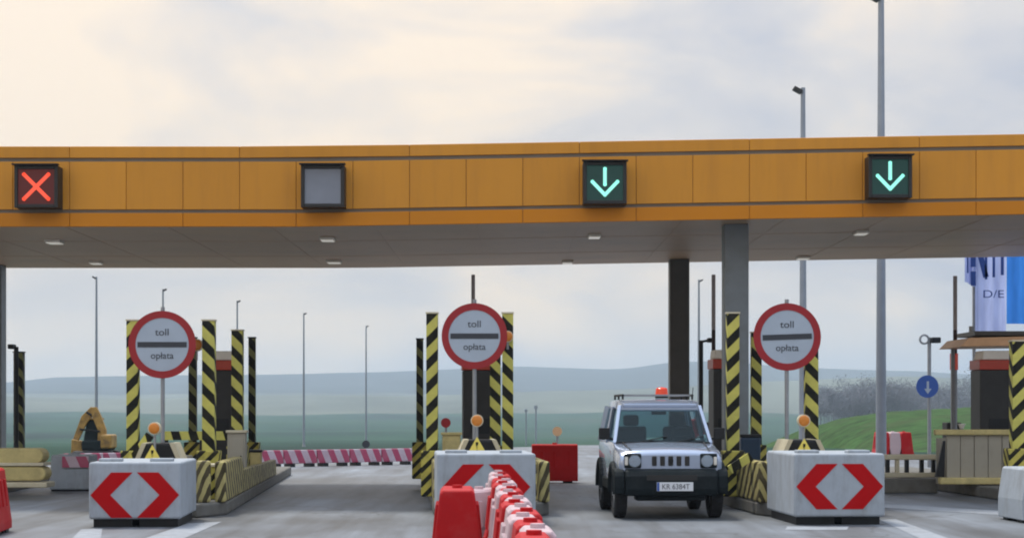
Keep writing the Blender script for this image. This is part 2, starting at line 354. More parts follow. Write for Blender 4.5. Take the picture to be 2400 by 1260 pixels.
rp = t.nodes.new('ShaderNodeValToRGB'); t.links.new(noise(0.006, 4, (1, 0.35, 1)), rp.inputs[0])
el = rp.color_ramp.elements; el[0].position = 0.36; el[0].color = (0.014, 0.030, 0.028, 1); el[1].position = 0.62; el[1].color = (0.034, 0.060, 0.038, 1)
q = el.new(0.46); q.color = (0.020, 0.058, 0.036, 1); q = el.new(0.54); q.color = (0.026, 0.070, 0.042, 1)
m2 = t.nodes.new('ShaderNodeMixRGB'); m2.blend_type = 'MULTIPLY'; m2.inputs[0].default_value = 0.6
r2 = t.nodes.new('ShaderNodeValToRGB'); t.links.new(noise(0.09, 8), r2.inputs[0]); r2.color_ramp.elements[0].color = (0.45, 0.45, 0.45, 1); r2.color_ramp.elements[1].color = (1.4, 1.4, 1.4, 1)
t.links.new(rp.outputs[0], m2.inputs[1]); t.links.new(r2.outputs[0], m2.inputs[2]); t.links.new(m2.outputs[0], p.inputs['Base Color'])
o = fin('terrain', bm, gm, smooth=True); o['kind'] = 'structure'
o.data.materials.append(mat('pale_fields', (0.115, 0.125, 0.095), 0.95, 0, 0.45, 0.004, spec=0.1, stretch=(1, 0.4, 1)))
o.data.materials.append(mat('wooded_ridge', (0.035, 0.042, 0.042), 0.95, 0, 0.5, 0.006, spec=0.1))
for p in o.data.polygons:
    if p.center.y > 2900: p.material_index = 2
    elif p.center.y > 1600: p.material_index = 1

# ------------------------------------------------------------------ asphalt
am = bpy.data.materials.new('asphalt'); am.use_nodes = True; t = am.node_tree; p = t.nodes['Principled BSDF']
tcn = t.nodes.new('ShaderNodeTexCoord')
n1 = noise(1.3, 7, (1.0, 0.09, 1)); n2 = noise(0.35, 4, (1, 0.5, 1)); n3 = noise(60, 4)
r1 = t.nodes.new('ShaderNodeValToRGB'); t.links.new(n1, r1.inputs[0]); r1.color_ramp.elements[0].position = 0.34; r1.color_ramp.elements[1].position = 0.66
r1.color_ramp.elements[0].color = (0.085, 0.090, 0.096, 1); r1.color_ramp.elements[1].color = (0.18, 0.20, 0.225, 1)
r2 = t.nodes.new('ShaderNodeValToRGB'); t.links.new(n2, r2.inputs[0]); r2.color_ramp.elements[0].position = 0.35; r2.color_ramp.elements[1].position = 0.65
r2.color_ramp.elements[0].color = (0.58, 0.565, 0.54, 1); r2.color_ramp.elements[1].color = (1.32, 1.36, 1.40, 1)
mA = t.nodes.new('ShaderNodeMixRGB'); mA.blend_type = 'MULTIPLY'; mA.inputs[0].default_value = 1; t.links.new(r1.outputs[0], mA.inputs[1]); t.links.new(r2.outputs[0], mA.inputs[2])
r3 = t.nodes.new('ShaderNodeValToRGB'); t.links.new(n3, r3.inputs[0]); r3.color_ramp.elements[0].color = (0.75, 0.75, 0.75, 1); r3.color_ramp.elements[1].color = (1.2, 1.2, 1.2, 1)
mB = t.nodes.new('ShaderNodeMixRGB'); mB.blend_type = 'MULTIPLY'; mB.inputs[0].default_value = 0.8; t.links.new(mA.outputs[0], mB.inputs[1]); t.links.new(r3.outputs[0], mB.inputs[2])
vo = t.nodes.new('ShaderNodeTexVoronoi'); vo.feature = 'DISTANCE_TO_EDGE'; vo.inputs['Scale'].default_value = 0.16
wn = t.nodes.new('ShaderNodeTexNoise'); wn.inputs['Scale'].default_value = 1.2; wn.inputs['Detail'].default_value = 6; t.links.new(tcn.outputs['Object'], wn.inputs[0])
wa = t.nodes.new('ShaderNodeMixRGB'); wa.blend_type = 'ADD'; wa.inputs[0].default_value = 1.3; t.links.new(tcn.outputs['Object'], wa.inputs[1]); t.links.new(wn.outputs[1], wa.inputs[2]); t.links.new(wa.outputs[0], vo.inputs['Vector'])
ck = t.nodes.new('ShaderNodeMapRange'); ck.inputs[1].default_value = 0.0; ck.inputs[2].default_value = 0.006; ck.inputs[3].default_value = 0.55; ck.inputs[4].default_value = 0.0; t.links.new(vo.outputs[0], ck.inputs[0])
mC = t.nodes.new('ShaderNodeMixRGB'); mC.inputs[2].default_value = (0.03, 0.03, 0.03, 1); t.links.new(ck.outputs[0], mC.inputs[0]); t.links.new(mB.outputs[0], mC.inputs[1])
n4 = noise(2.3, 8, (1.0, 0.03, 1)); n5 = noise(7.0, 6)
k4 = t.nodes.new('ShaderNodeMapRange'); k4.inputs[1].default_value = 0.52; k4.inputs[2].default_value = 0.70; k4.inputs[4].default_value = 0.5; t.links.new(n4, k4.inputs[0])
mD = t.nodes.new('ShaderNodeMixRGB'); mD.inputs[2].default_value = (0.045, 0.044, 0.042, 1); t.links.new(k4.outputs[0], mD.inputs[0]); t.links.new(mC.outputs[0], mD.inputs[1])
k5 = t.nodes.new('ShaderNodeMapRange'); k5.inputs[1].default_value = 0.66; k5.inputs[2].default_value = 0.74; k5.inputs[4].default_value = 0.6; t.links.new(n5, k5.inputs[0])
mE = t.nodes.new('ShaderNodeMixRGB'); mE.inputs[2].default_value = (0.035, 0.034, 0.033, 1); t.links.new(k5.outputs[0], mE.inputs[0]); t.links.new(mD.outputs[0], mE.inputs[1])
t.links.new(mE.outputs[0], p.inputs['Base Color'])
rr = t.nodes.new('ShaderNodeMapRange'); rr.inputs[3].default_value = 0.42; rr.inputs[4].default_value = 0.75; t.links.new(n2, rr.inputs[0]); t.links.new(rr.outputs[0], p.inputs['Roughness'])
bpn = t.nodes.new('ShaderNodeBump'); bpn.inputs['Strength'].default_value = 0.3; bpn.inputs['Distance'].default_value = 0.01; t.links.new(n3, bpn.inputs['Height']); t.links.new(bpn.outputs[0], p.inputs['Normal'])
MT['asphalt'] = am
bm = nb()
pts = [(-60, -20), (60, -20), (60, 53), (-60, 53)]
bm.faces.new([bm.verts.new((x, y, 0)) for x, y in pts])
o = fin('road', bm, 'asphalt'); o['kind'] = 'structure'
bm = nb(); prev = None      # exit carriageway that drops away beyond the plaza
for y in [53.0 + 3 * i for i in range(60)]:
    c = 3.4 + 0.00028 * (y - 53) ** 2; hw = max(4.6, 9.5 - (y - 53) * 0.12)
    zz = hz(c, y) + 0.05 if y > 55 else 0.0
    cur = (bm.verts.new((c - hw, y, zz)), bm.verts.new((c + hw, y, zz)))
    if prev: bm.faces.new((prev[0], prev[1], cur[1], cur[0]))
    prev = cur
o = fin('exit_road', bm, 'asphalt'); o['kind'] = 'structure'
# painted lines (one marking each)
def gl(name, quad):
    bm = nb(); bm.faces.new([bm.verts.new((x, y, 0.004)) for x, y in quad]); o = fin(name, bm, 'paintline'); o['kind'] = 'structure'
def g(px, py):
    d = F * CH / (py - HY); return (X(px, d), d)
gl('road_marking', [g(2062, 1218), g(2100, 1216), g(2330, 1300), g(2240, 1300)])
gl('road_marking', [g(440, 1226), g(520, 1222), g(400, 1275), g(290, 1278)])
gl('road_marking', [g(190, 1240), g(240, 1238), g(230, 1300), g(130, 1300)])
gl('road_marking', [g(1845, 1233), g(1990, 1233), g(1985, 1241), g(1840, 1241)])
gl('road_marking', [g(2070, 1181), g(2345, 1196), g(2345, 1206), g(2070, 1189)])

# ------------------------------------------------------------------ canopy
CF, CR_, CZ = 31.4, 41.0, Z(528, 31.4) - 0.0
zt0 = Z(343, CF)
def camber(x): return max(0.0, (x + 3.4)) * 0.0172 if x > -3.4 else 0.0
def bend(o):
    for v in o.data.vertices: v.co.z += camber(v.co.x)
def Zf(py): return Z(py, CF)
canopy = thing('toll_canopy', 'long flat toll plaza canopy with ochre fascia over the lanes', 'canopy')
seam0, XL, XR = X(163, CF), -18.0, 18.0
sp = 132.8 * CF / F
xs = [seam0 + k * sp for k in range(-40, 40) if XL - 1 < seam0 + k * sp < XR + 1]
def band(name, za, zb, y, m, depth=0.06, gap=0.007, skip=1):
    bm = nb(); xx = xs[::skip]
    for a, b in zip(xx, xx[1:]):
        box(bm, ((a + b) / 2, y + depth / 2, (za + zb) / 2), (b - a - gap, depth, abs(zb - za)))
    o = fin(name, bm, m, canopy, bevel=0.006, seg=1); bend(o); return o
band('fascia_panel', Zf(370), Zf(343), CF, 'fascia', skip=3)
band('fascia_panel', Zf(491), Zf(379), CF, 'fascia')
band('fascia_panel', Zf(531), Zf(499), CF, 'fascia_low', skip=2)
bm = nb(); NSEG = 36
def longbox(bm, y0, y1, z0, z1):
    for i in range(NSEG):
        a = XL + (XR - XL) * i / NSEG; b = XL + (XR - XL) * (i + 1) / NSEG
        vs = box(bm, ((a + b) / 2, (y0 + y1) / 2, (z0 + z1) / 2), (b - a, y1 - y0, z1 - z0))
    bmesh.ops.remove_doubles(bm, verts=bm.verts, dist=0.0005)
    # drop the interior faces between segments
    dead = [f for f in bm.faces if abs(f.normal.x) > 0.9 and abs(f.calc_center_median().x - XL) > 0.01 and abs(f.calc_center_median().x - XR) > 0.01]
    bmesh.ops.delete(bm, geom=dead, context='FACES')
longbox(bm, CF + 0.035, CF + 0.20, Zf(529), Zf(345))
bm.normal_update(); o = fin('fascia_groove', bm, 'groove', canopy); bend(o)
bm = nb(); longbox(bm, CF + 0.2, CR_, CZ - 0.0, CZ + 0.10); o = fin('soffit', bm, 'soffit', canopy); bend(o)
bm = nb()      # soffit joints
for k in range(-9, 12):
    box(bm, (k * 1.75 - 0.6, (CF + CR_) / 2 + 0.1, CZ - 0.004), (0.02, CR_ - CF - 0.4, 0.006))
for y in (34.4, 37.8):
    for i in range(NSEG):
        a = XL + (XR - XL) * i / NSEG; box(bm, (a + 0.5, y, CZ - 0.002), (1.0, 0.02, 0.008))
o = fin('soffit_joint', bm, 'soffit', canopy); bend(o)
bm = nb(); longbox(bm, CF + 0.2, CR_ + 0.05, CZ + 0.10, zt0 - 0.05); o = fin('roof', bm, 'roof', canopy); bend(o)
for (px, py, ww) in ((128, 563, 36), (768, 557, 34), (783, 610, 34), (1393, 550, 30), (1330, 611, 26), (2018, 542, 30), (1882, 601, 30), (225, 612, 26), (2440, 600, 30)):
    d = F * (CZ - CH) / (HY - py); d = min(max(d, CF + 0.6), CR_ - 0.3); x = X(px, d)
    z = CZ + camber(x)
    if x > -3.4: d = min(CR_ - 0.3, F * (z - CH) / (HY - py)); x = X(px, d)
    bm = nb(); box(bm, (0, 0, 0.0), (ww * d / F, 0.42, 0.05)); fr = fin('downlight', bm, 'kwhite' , canopy, bevel=0.008); fr.location = (x, d, z - 0.026)
    bm = nb(); box(bm, (0, 0, -0.03), (ww * d / F * 0.84, 0.36, 0.012)); fin('diffuser', bm, 'lightdim', fr)
def column(px, d, wpx, m):
    x = X(px, d); ww = wpx * d / F; bm = nb(); hgt = CZ + camber(x)
    box(bm, (0, 0, hgt / 2), (ww, ww, hgt)); o = fin('column', bm, m, canopy, bevel=0.02); o.location = (x, d, 0)
    bm = nb(); box(bm, (0, 0, 0.22), (ww + 0.12, ww + 0.12, 0.03)); 
    for a in (-1, 1):
        for b in (-1, 1): tube(bm, (a * (ww / 2 + 0.03), b * (ww / 2 + 0.03), 0.235), (a * (ww / 2 + 0.03), b * (ww / 2 + 0.03), 0.28), 0.015, n=8)
    fin('base_plate', bm, 'galv', o)
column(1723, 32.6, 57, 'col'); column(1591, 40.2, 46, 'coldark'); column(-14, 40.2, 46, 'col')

# ------------------------------------------------------------------ lane signals
def signal(px, py, kind, label):
    d = CF - 0.36; x = X(px, d); z = Z(py, d)
    r = thing('lane_signal', label, 'lane signal', (x, d, z), 0, 'lane control signals on the canopy fascia')
    wv, hv = 0.725, 0.70
    bm = nb(); h = wv / 2
    box(bm, (0, 0.20, 0), (wv, 0.32, hv))
    for s in (-1, 1):
        box(bm, (s * (h - 0.03), 0.018, 0), (0.06, 0.04, hv))
        box(bm, (0, 0.018, s * (hv / 2 - 0.03)), (wv - 0.122, 0.04, 0.06))
    fin('housing', bm, 'boxblack', r, bevel=0.008)
    bm = nb(); box(bm, (0, -0.03, hv / 2 + 0.012), (wv + 0.04, 0.14, 0.02))
    fin('hood', bm, 'black', r)
    bm = nb(); box(bm, (0, 0.034, 0), (wv - 0.12, 0.01, hv - 0.12)); fin('screen', bm, {'x': 'scr_red', 'd': 'scr_grn', 'o': 'screen_off'}[kind], r)
    def dots(bm, a, b, wd):        # rows of lamps making one stroke
        a = Vector((a[0], 0.022, a[1])); b = Vector((b[0], 0.022, b[1])); dv = b - a; n = max(2, int(dv.length / 0.03)); nrm = Vector((-dv.z, 0, dv.x)).normalized()
        L_ = dv.length; ang = math.atan2(dv.z, dv.x)
        box(bm, (a + b) / 2, (L_ + wd * 0.6, 0.008, wd), rot=Matrix.Rotation(-ang, 3, 'Y'))
        for e_ in (a, b): tube(bm, (e_.x, 0.018, e_.z), (e_.x, 0.026, e_.z), wd / 2, n=10)
    if kind == 'x':
        bm = nb(); k = 0.205; dots(bm, (-k, -k), (k, k), 0.062); fin('light_stroke', bm, 'led_red', r)
        bm = nb(); dots(bm, (-k, k), (k, -k), 0.062); o = fin('light_stroke', bm, 'led_red', r); o.location.y = -0.003
    if kind == 'd':
        bm = nb(); dots(bm, (0, 0.235), (0, -0.03), 0.058); fin('arrow_shaft', bm, 'led_grn', r)
        bm = nb(); dots(bm, (-0.21, 0.02), (0, -0.20), 0.058); fin('arrow_barb', bm, 'led_grn', r)
        bm = nb(); dots(bm, (0.21, 0.02), (0, -0.20), 0.058); o = fin('arrow_barb', bm, 'led_grn', r); o.location.y = -0.003
    for s in (-1, 1):
        bm = nb(); box(bm, (s * 0.2, 0.40, 0), (0.06, 0.10, 0.3)); fin('bracket', bm, 'galv', r)
signal(84, 437, 'x', 'black lane signal box showing a red cross')
signal(756, 436, 'o', 'black lane signal box with blank grey screen, unlit')
signal(1418, 428, 'd', 'lane signal with green down arrow, above the parked silver car side')
signal(2087, 414, 'd', 'lane signal with green down arrow beside tall lamp post, farthest right')

# ------------------------------------------------------------------ toll islands
AX = -0.06; AA = math.atan(0.06)
def mkisland(cx, label, kind='striped'):
    r = thing('toll_island', label, 'traffic island', (cx, 28.75, 0), AA, 'kerbed islands between toll lanes')
    bm = nb(); pts = [(-0.86, 15.5), (-0.86, -1.0), (-0.5, -1.75), (0.5, -1.75), (0.86, -1.0), (0.86, 15.5)]
    A = [bm.verts.new((x, y, 0)) for x, y in pts]; B = [bm.verts.new((x, y, 0.20)) for x, y in pts]
    bm.faces.new(A[::-1]); bm.faces.new(B)
    for i in range(6): bm.faces.new((A[i], A[(i + 1) % 6], B[(i + 1) % 6], B[i]))
    fin('kerb', bm, 'concrete2', r, bevel=0.03)
    if kind == 'striped':
        for s, mm in ((-1, 'wallL'), (1, 'wallR')):
            bm = nb(); prismx(bm, [(-1.2, 0.2), (-1.2, 0.80), (1.6, 0.80), (2.0, 0.66), (2.0, 0.2)], s * 0.78 - 0.08, s * 0.78 + 0.08)
            fin('bumper_wall', bm, mm, r, bevel=0.03)
            bm = nb(); prismx(bm, [(2.02, 0.2), (2.02, 0.58), (10.0, 0.52), (10.2, 0.2)], s * 0.80 - 0.06, s * 0.80 + 0.06)
            fin('side_wall', bm, mm, r, bevel=0.02)
        bm = nb(); box(bm, (0, -1.3, 0.51), (1.3, 0.18, 0.62)); fin('nose_wall', bm, 'wallR', r, bevel=0.04)
    return r
ISL = [-5.17, -0.37, 4.43]
for cx, lab in zip(ISL, ('striped kerbed island left of the open lane, behind left chevron block', 'striped kerbed island in the middle, behind the half hidden chevron block', 'striped kerbed island beside the silver car, behind right chevron block')):
    mkisland(cx, lab)
r4 = mkisland(9.5, 'island at right edge with beige panelled enclosure', 'plain')
r0 = mkisland(-9.95, 'island at left edge with sandy rounded bumper', 'plain')

# ------------------------------------------------------------------ protective posts
def post(px, d, pytop, wpx, m, label, base=True, zb=0.2):
    x = X(px, d); ww = wpx * d / F; zt = Z(pytop, d)
    r = thing('protective_post', label, 'bollard', (x, d, 0), 0, 'tall striped posts guarding the islands')
    bm = nb(); box(bm, (0, 0, (zb + zt) / 2), (ww, ww, zt - zb)); fin('post', bm, m, r, bevel=0.012)
    bm = nb(); box(bm, (0, 0, zt + 0.012), (ww + 0.02, ww + 0.02, 0.024)); fin('cap', bm, 'black' if 'dark' in m else 'cream', r)
    if base:
        bm = nb(); box(bm, (0, 0, zb + 0.36), (ww + 0.16, ww + 0.14, 0.72)); fin('plinth', bm, 'boxstripe', r, bevel=0.02)
    return r
P_ = post
P_(312, 29.5, 752, 27, 'postA', 'yellow black post partly behind the left round sign, its left edge side')
P_(490, 29.5, 752, 29, 'postC', 'bright yellow black post right of the left round sign')
P_(557, 33.2, 775, 26, 'postC', 'yellow black post just right of the red banded kiosk')
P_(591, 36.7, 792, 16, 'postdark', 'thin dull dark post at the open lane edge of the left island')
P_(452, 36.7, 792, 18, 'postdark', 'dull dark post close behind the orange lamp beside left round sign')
P_(1013, 29.5, 735, 27, 'postA', 'yellow black post left of the middle round sign')
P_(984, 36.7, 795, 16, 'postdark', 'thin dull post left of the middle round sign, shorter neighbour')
P_(1190, 29.5, 735, 26, 'postC', 'yellow black post touching the right rim of the middle round sign')
P_(1161, 33.2, 775, 25, 'postC', 'yellow black post under the middle round sign, right of dark kiosk')
P_(1717, 29.5, 735, 29, 'postA', 'yellow black post in front of the grey canopy column')
P_(1772, 34.0, 780, 24, 'postC', 'yellow black post just right of the grey canopy column')
P_(1901, 29.5, 765, 30, 'postC', 'yellow black post under the right round sign')
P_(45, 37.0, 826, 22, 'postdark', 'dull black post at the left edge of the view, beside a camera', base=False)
P_(2386, 31.0, 800, 34, 'postA', 'post with plinth at the right edge before the booth')

# striped cross beam of the left island
d = 32.2
bm = nb(); box(bm, (0, 0, 0), (X(545, d) - X(385, d), 0.10, 0.15)); o = fin('cross_beam', bm, 'beam'); o.location = (X(465, d), d, Z(1020, d))
tag(o, 'horizontal yellow black beam spanning posts below the left round sign', 'beam')
o2 = None
bm = nb(); tube(bm, (-0.55, 0, 0), (-0.55, 0, -(Z(1020, d) - 0.2) + 0.0), 0.03); tube(bm, (0.05, 0, 0), (0.05, 0, -(Z(1020, d) - 0.2)), 0.03); fin('support', bm, 'black', o)
def brace(px0, py0, px1, py1, d, label, m='beam'):
    bm = nb(); a = Vector((X(px0, d), d, Z(py0, d))); b = Vector((X(px1, d), d, Z(py1, d))); dv = b - a
    box(bm, (0, 0, 0), (dv.length, 0.09, 0.13), rot=Matrix.Rotation(-math.atan2(dv.z, dv.x), 3, 'Y')); o = fin('brace', bm, m); o.location = (a + b) / 2; tag(o, label, 'brace'); return o
brace(305, 1085, 352, 1018, 28.9, 'slanted yellow brace leaning beside the left island lamp')
brace(1710, 1100, 1760, 1068, 28.2, 'slanted yellow brace at the foot of the post near the car')

# ------------------------------------------------------------------ nose hump + triangle + lamp + round sign per island
def hump(cx, d, py0, py1, label):
    z0, z1 = Z(py1, d), Z(py0, d)
    r = thing('crash_cushion', label, 'crash cushion', (cx, d, 0), AA, 'black cushions on the island noses')
    bm = nb(); prism(bm, [(-0.36, 0.2), (-0.36, z0), (-0.22, z1), (0.22, z1), (0.36, z0), (0.36, 0.2)], 0, 0.8); fin('cushion', bm, 'black', r, bevel=0.03)
    for s in (-1, 1):
        bm = nb(); prism(bm, [(s * 0.24, z1 + 0.003), (s * 0.17, z1 + 0.003), (s * 0.30, z0 - 0.02), (s * 0.37, z0 - 0.02)], -0.006, 0.81); fin('edge_stripe', bm, 'cream', r)
    return r
hump(X(370, 28), 28.0, 1038, 1082, 'black wedge cushion with cream edges behind the left chevron block')
hump(X(1118, 28) + 0.05, 28.0, 1030, 1070, 'black wedge cushion behind the middle chevron block')
hump(X(1885, 28), 28.0, 1030, 1070, 'black wedge cushion with cream edges behind the right chevron block')
def triangle(px, py, d, label):
    r = thing('warning_triangle', label, 'warning sign', (X(px, d), d, Z(py, d)), 0, 'small yellow warning triangles')
    k = 0.13
    bm = nb(); prism(bm, [(-k, -0.1), (k, -0.1), (0, 0.13)], 0, 0.012); fin('plate', bm, 'signyellow', r)
    bm = nb(); prism(bm, [(-0.012, -0.045), (0.012, -0.045), (0.020, 0.05), (-0.020, 0.05)], -0.003, 0); prism(bm, [(-0.013, -0.085), (0.013, -0.085), (0.013, -0.06), (-0.013, -0.06)], -0.003, 0); fin('mark', bm, 'boxstripe', r)
triangle(357, 1062, 27.6, 'small yellow triangle above the left chevron block')
triangle(1118, 1043, 27.6, 'small yellow triangle above the middle chevron block')
triangle(1885, 1047, 27.6, 'small yellow triangle above the right chevron block')
def lamp(px, py, d, rad, label, m='amber', zb=0.2):
    z = Z(py, d); r = thing('warning_lamp', label, 'warning lamp', (X(px, d), d, 0), 0, 'round amber warning lamps')
    bm = nb(); tube(bm, (0, 0.03, zb), (0, 0.03, z - rad * 0.9), 0.018); fin('stalk', bm, 'galv', r)
    bm = nb(); tube(bm, (0, -0.03, z), (0, 0.08, z), rad * 1.06, n=28); fin('housing', bm, 'cream' if m == 'amber' else 'black', r)
    bm = nb(); sphere(bm, (0, -0.03, z), rad * 0.92, 1, 0.35, 1, 22, 12); fin('lens', bm, m, r, smooth=True)
lamp(362, 1003, 27.7, 0.088, 'amber lamp above the left chevron block')
lamp(1118, 985, 27.7, 0.088, 'amber lamp in front of the dark kiosk')
lamp(1884, 985, 27.7, 0.088, 'amber lamp above the right chevron block')
lamp(461, 808, 36.56, 0.115, 'orange lamp at rim height right of the left round sign', zb=Z(808, 36.56) - 0.3)
lamp(1190, 788, 29.32, 0.085, 'orange lamp at the right rim of the middle round sign', zb=Z(788, 29.3) - 0.2)

def roundsign(px, py, rad_px, label, tilt=0.0):
    d = 28.75; z = Z(py, d); rad = rad_px * d / F
    r = thing('stop_sign', label, 'round road sign', (X(px, d), d, 0), 0, 'round toll stop signs')
    bm = nb(); tube(bm, (0, 0.05, 0.2), (0, 0.05, z + rad + 0.06), 0.032, n=16); fin('post', bm, 'galv', r, smooth=True)
    bm = nb(); tube(bm, (0, 0.0, z), (0, 0.014, z), rad * 0.985, n=56); fc = fin('sign_plate', bm, 'signwhite', r)
    fc.rotation_euler = (0, 0, 0)
    bm = nb(); ring(bm, (0, -0.006, z), rad, rad * 0.79, 0.022, 64); fin('border', bm, 'signred', fc, smooth=True)
    bm = nb(); box(bm, (0, 0, 0), (rad * 1.46, 0.006, rad * 0.16)); o = fin('bar', bm, 'signblack', fc); o.location = (0, -0.004, z); o.rotation_euler = (0, -tilt, 0)
    text('lettering', 'toll', rad * 0.29, 'signblack', (0, -0.003, z + rad * 0.36), fc, sx=1.1)
    text('lettering', 'opłata', rad * 0.28, 'signblack', (0, -0.003, z - rad * 0.33), fc, sx=1.0)
    for k in (-1, 1):
        bm = nb(); box(bm, (0, 0.03, z + k * rad * 0.5), (0.12, 0.03, 0.04)); fin('clamp', bm, 'galv', r)
roundsign(380, 807, 79, 'round red rimmed toll sign standing lowest, over the left island')
roundsign(1112, 787, 77, 'round red rimmed toll sign over the middle island')
roundsign(1845, 789, 79, 'round red rimmed toll sign right of the grey canopy column', tilt=R(2))

# ------------------------------------------------------------------ kiosks
def kiosk(px, d, wpx, pytop, label):
    ww = wpx * d / F; zt = Z(pytop, d)
    r = thing('payment_kiosk', label, 'toll kiosk', (X(px, d), d, 0), AA, 'toll payment kiosks on the islands')
    bm = nb(); box(bm, (0, 0, (0.2 + zt - 0.36) / 2), (ww, 0.6, zt - 0.36 - 0.2)); fin('cabinet', bm, 'kiosk', r, bevel=0.02)
    bm = nb(); box(bm, (0, 0, zt - 0.265), (ww + 0.03, 0.63, 0.18)); fin('red_band', bm, 'kred', r, bevel=0.01)
    bm = nb(); box(bm, (0, 0, zt - 0.085), (ww * 0.86, 0.56, 0.17), taper=0.9); fin('cap', bm, 'kwhite', r, bevel=0.02)
    bm = nb(); box(bm, (0, -0.305, 1.25), (ww * 0.55, 0.012, 0.28)); fin('display', bm, 'screen_off' if False else 'black', r)
    return r
kiosk(519, 35.0, 78, 823, 'dark kiosk with red band between posts of the left island')
kiosk(1124, 35.0, 80, 823, 'dark kiosk below the middle round sign')
kiosk(1688, 35.0, 44, 820, 'narrow dark kiosk with red band behind the car and column')
kiosk(2330, 35.0, 90, 822, 'wide dark kiosk with red band under a booth roof')

# booth roof over the right-hand kiosk
d = 36.0
r = thing('booth_shelter', 'flat orange edged shelter roof over the right kiosk', 'shelter', (X(2330, d), d, 0), 0)
bm = nb(); prism(bm, [(X(2225, d) - X(2330, d), Z(815, d)), (X(2245, d) - X(2330, d), Z(795, d)), (0.95, Z(790, d)), (0.95, Z(812, d))], -0.9, 0.9); fin('roof_slab', bm, 'orangetrim', r, bevel=0.01)
bm = nb(); box(bm, (0.1, 0, Z(786, d) + 0.02), (1.3, 1.4, 0.08)); fin('roof_top', bm, 'coldark', r)
for sx in (-0.62, 0.75):
    bm = nb(); box(bm, (sx, 0.75, Z(815, d) / 2 + 0.1), (0.07, 0.07, Z(815, d) - 0.2)); fin('leg', bm, 'galv', r)
bm = nb(); tube(bm, (X(2277, d) - X(2330, d), 0, Z(792, d)), (X(2277, d) - X(2330, d), 0, Z(764, d)), 0.05, n=12); fin('vent', bm, 'galv', r)

# beige panelled enclosure, right
d = 33.6; x0 = X(2215, d)
r = thing('panel_enclosure', 'beige ribbed panel enclosure with yellowish top rail near the right edge', 'enclosure', (x0, d, 0), 0)
W_ = 1.5
bm = nb()
for i in range(6): box(bm, (0.02 + (i + 0.5) * W_ / 6, 0.0, (0.2 + Z(1018, d)) / 2 + 0.03), (W_ / 6 - 0.012, 0.05 if i % 2 else 0.065, Z(1018, d) - 0.26))
fin('panel', bm, 'beige', r, bevel=0.006)
bm = nb(); box(bm, (W_ / 2 - 0.08, -0.02, Z(1012, d)), (W_ + 0.24, 0.16, 0.10)); fin('top_rail', bm, 'sand', r, bevel=0.02)
bm = nb(); box(bm, (W_ / 2 - 0.04, -0.05, 0.28), (W_ + 0.16, 0.22, 0.12)); fin('bottom_rail', bm, 'sand', r, bevel=0.02)
bm = nb(); prism(bm, [(-0.18, 0.35), (-0.02, 0.35), (0.0, 1.0), (-0.04, 1.0)], -0.03, 0.05); fin('end_bracket', bm, 'black', r)
bm = nb(); box(bm, (W_ / 2, 0.7, 0.62), (W_, 0.05, 0.84)); fin('rear_panel', bm, 'beige', r)
# low railing
d = 35.0
r = thing('low_railing', 'low cream railing with short posts between right block and enclosure', 'railing', (X(2070, d), d, 0), 0)
WW = X(2195, d) - X(2070, d)
bm = nb(); box(bm, (WW / 2, 0, Z(1070, d)), (WW, 0.16, 0.10)); fin('top_rail', bm, 'cream', r, bevel=0.02)
bm = nb(); box(bm, (WW / 2, 0, Z(1112, d)), (WW, 0.2, 0.09)); fin('bottom_rail', bm, 'cream', r, bevel=0.02)
bm = nb(); box(bm, (WW / 2, 0.05, 0.13), (WW, 0.3, 0.26)); fin('footing', bm, 'concrete2', r, bevel=0.02)
for i, xx in enumerate((0.08, 0.26, 0.44, 0.72, 0.94)):
    bm = nb(); box(bm, (xx, 0, (Z(1070, d) + Z(1112, d)) / 2), (0.07, 0.1, Z(1070, d) - Z(1112, d) - 0.096)); fin('baluster', bm, 'cream' if i in (1,) else 'black', r)
# white cup-like bollard cap on enclosure
d = 34.2
bm = nb(); tube(bm, (0, 0, -0.04), (0, 0, 0.03), 0.035, 0.06, n=14); tube(bm, (0, 0, 0.03), (0, 0, 0.05), 0.07, n=14); o = fin('white_lamp', bm, 'kwhite'); o.location = (X(2254, d), d, Z(996, d) - 0.02); tag(o, 'small white lamp head behind the enclosure top rail', 'lamp')
bm = nb(); tube(bm, (0, 0, -0.04), (0, 0, -(Z(996, d) - 0.22)), 0.02, n=10); fin('stem', bm, 'galv', o)

# sandy rounded bumper on the left island
d = 34.0
r = thing('sand_bumper', 'sandy yellow double bumper block with rounded end, left edge', 'crash cushion', (X(40, d), d, 0), 0)
def pill(bm, x0, x1, zc, h, dep):
    pts = [(x0, zc - h / 2), (x1, zc - h / 2)]
    for i in range(1, 8): a = -math.pi / 2 + math.pi * i / 8; pts.append((x1 + math.cos(a) * h / 2, zc + math.sin(a) * h / 2))
    pts += [(x1, zc + h / 2), (x0, zc + h / 2)]; prism(bm, pts, -dep / 2, dep / 2)
bm = nb(); pill(bm, -0.5, 0.40, Z(1064, d) - 0.02, 0.27, 0.5); fin('upper_block', bm, 'sand', r, bevel=0.03)
bm = nb(); box(bm, (0, 0, Z(1086, d)), (1.1, 0.56, 0.06)); fin('rail', bm, 'cream', r, bevel=0.01)
bm = nb(); pill(bm, -0.5, 0.45, Z(1108, d), 0.26, 0.5); fin('lower_block', bm, 'sand', r, bevel=0.03)
bm = nb(); box(bm, (0.02, 0, 0.2), (1.2, 0.6, 0.10)); fin('foot_rail', bm, 'cream', r, bevel=0.02)
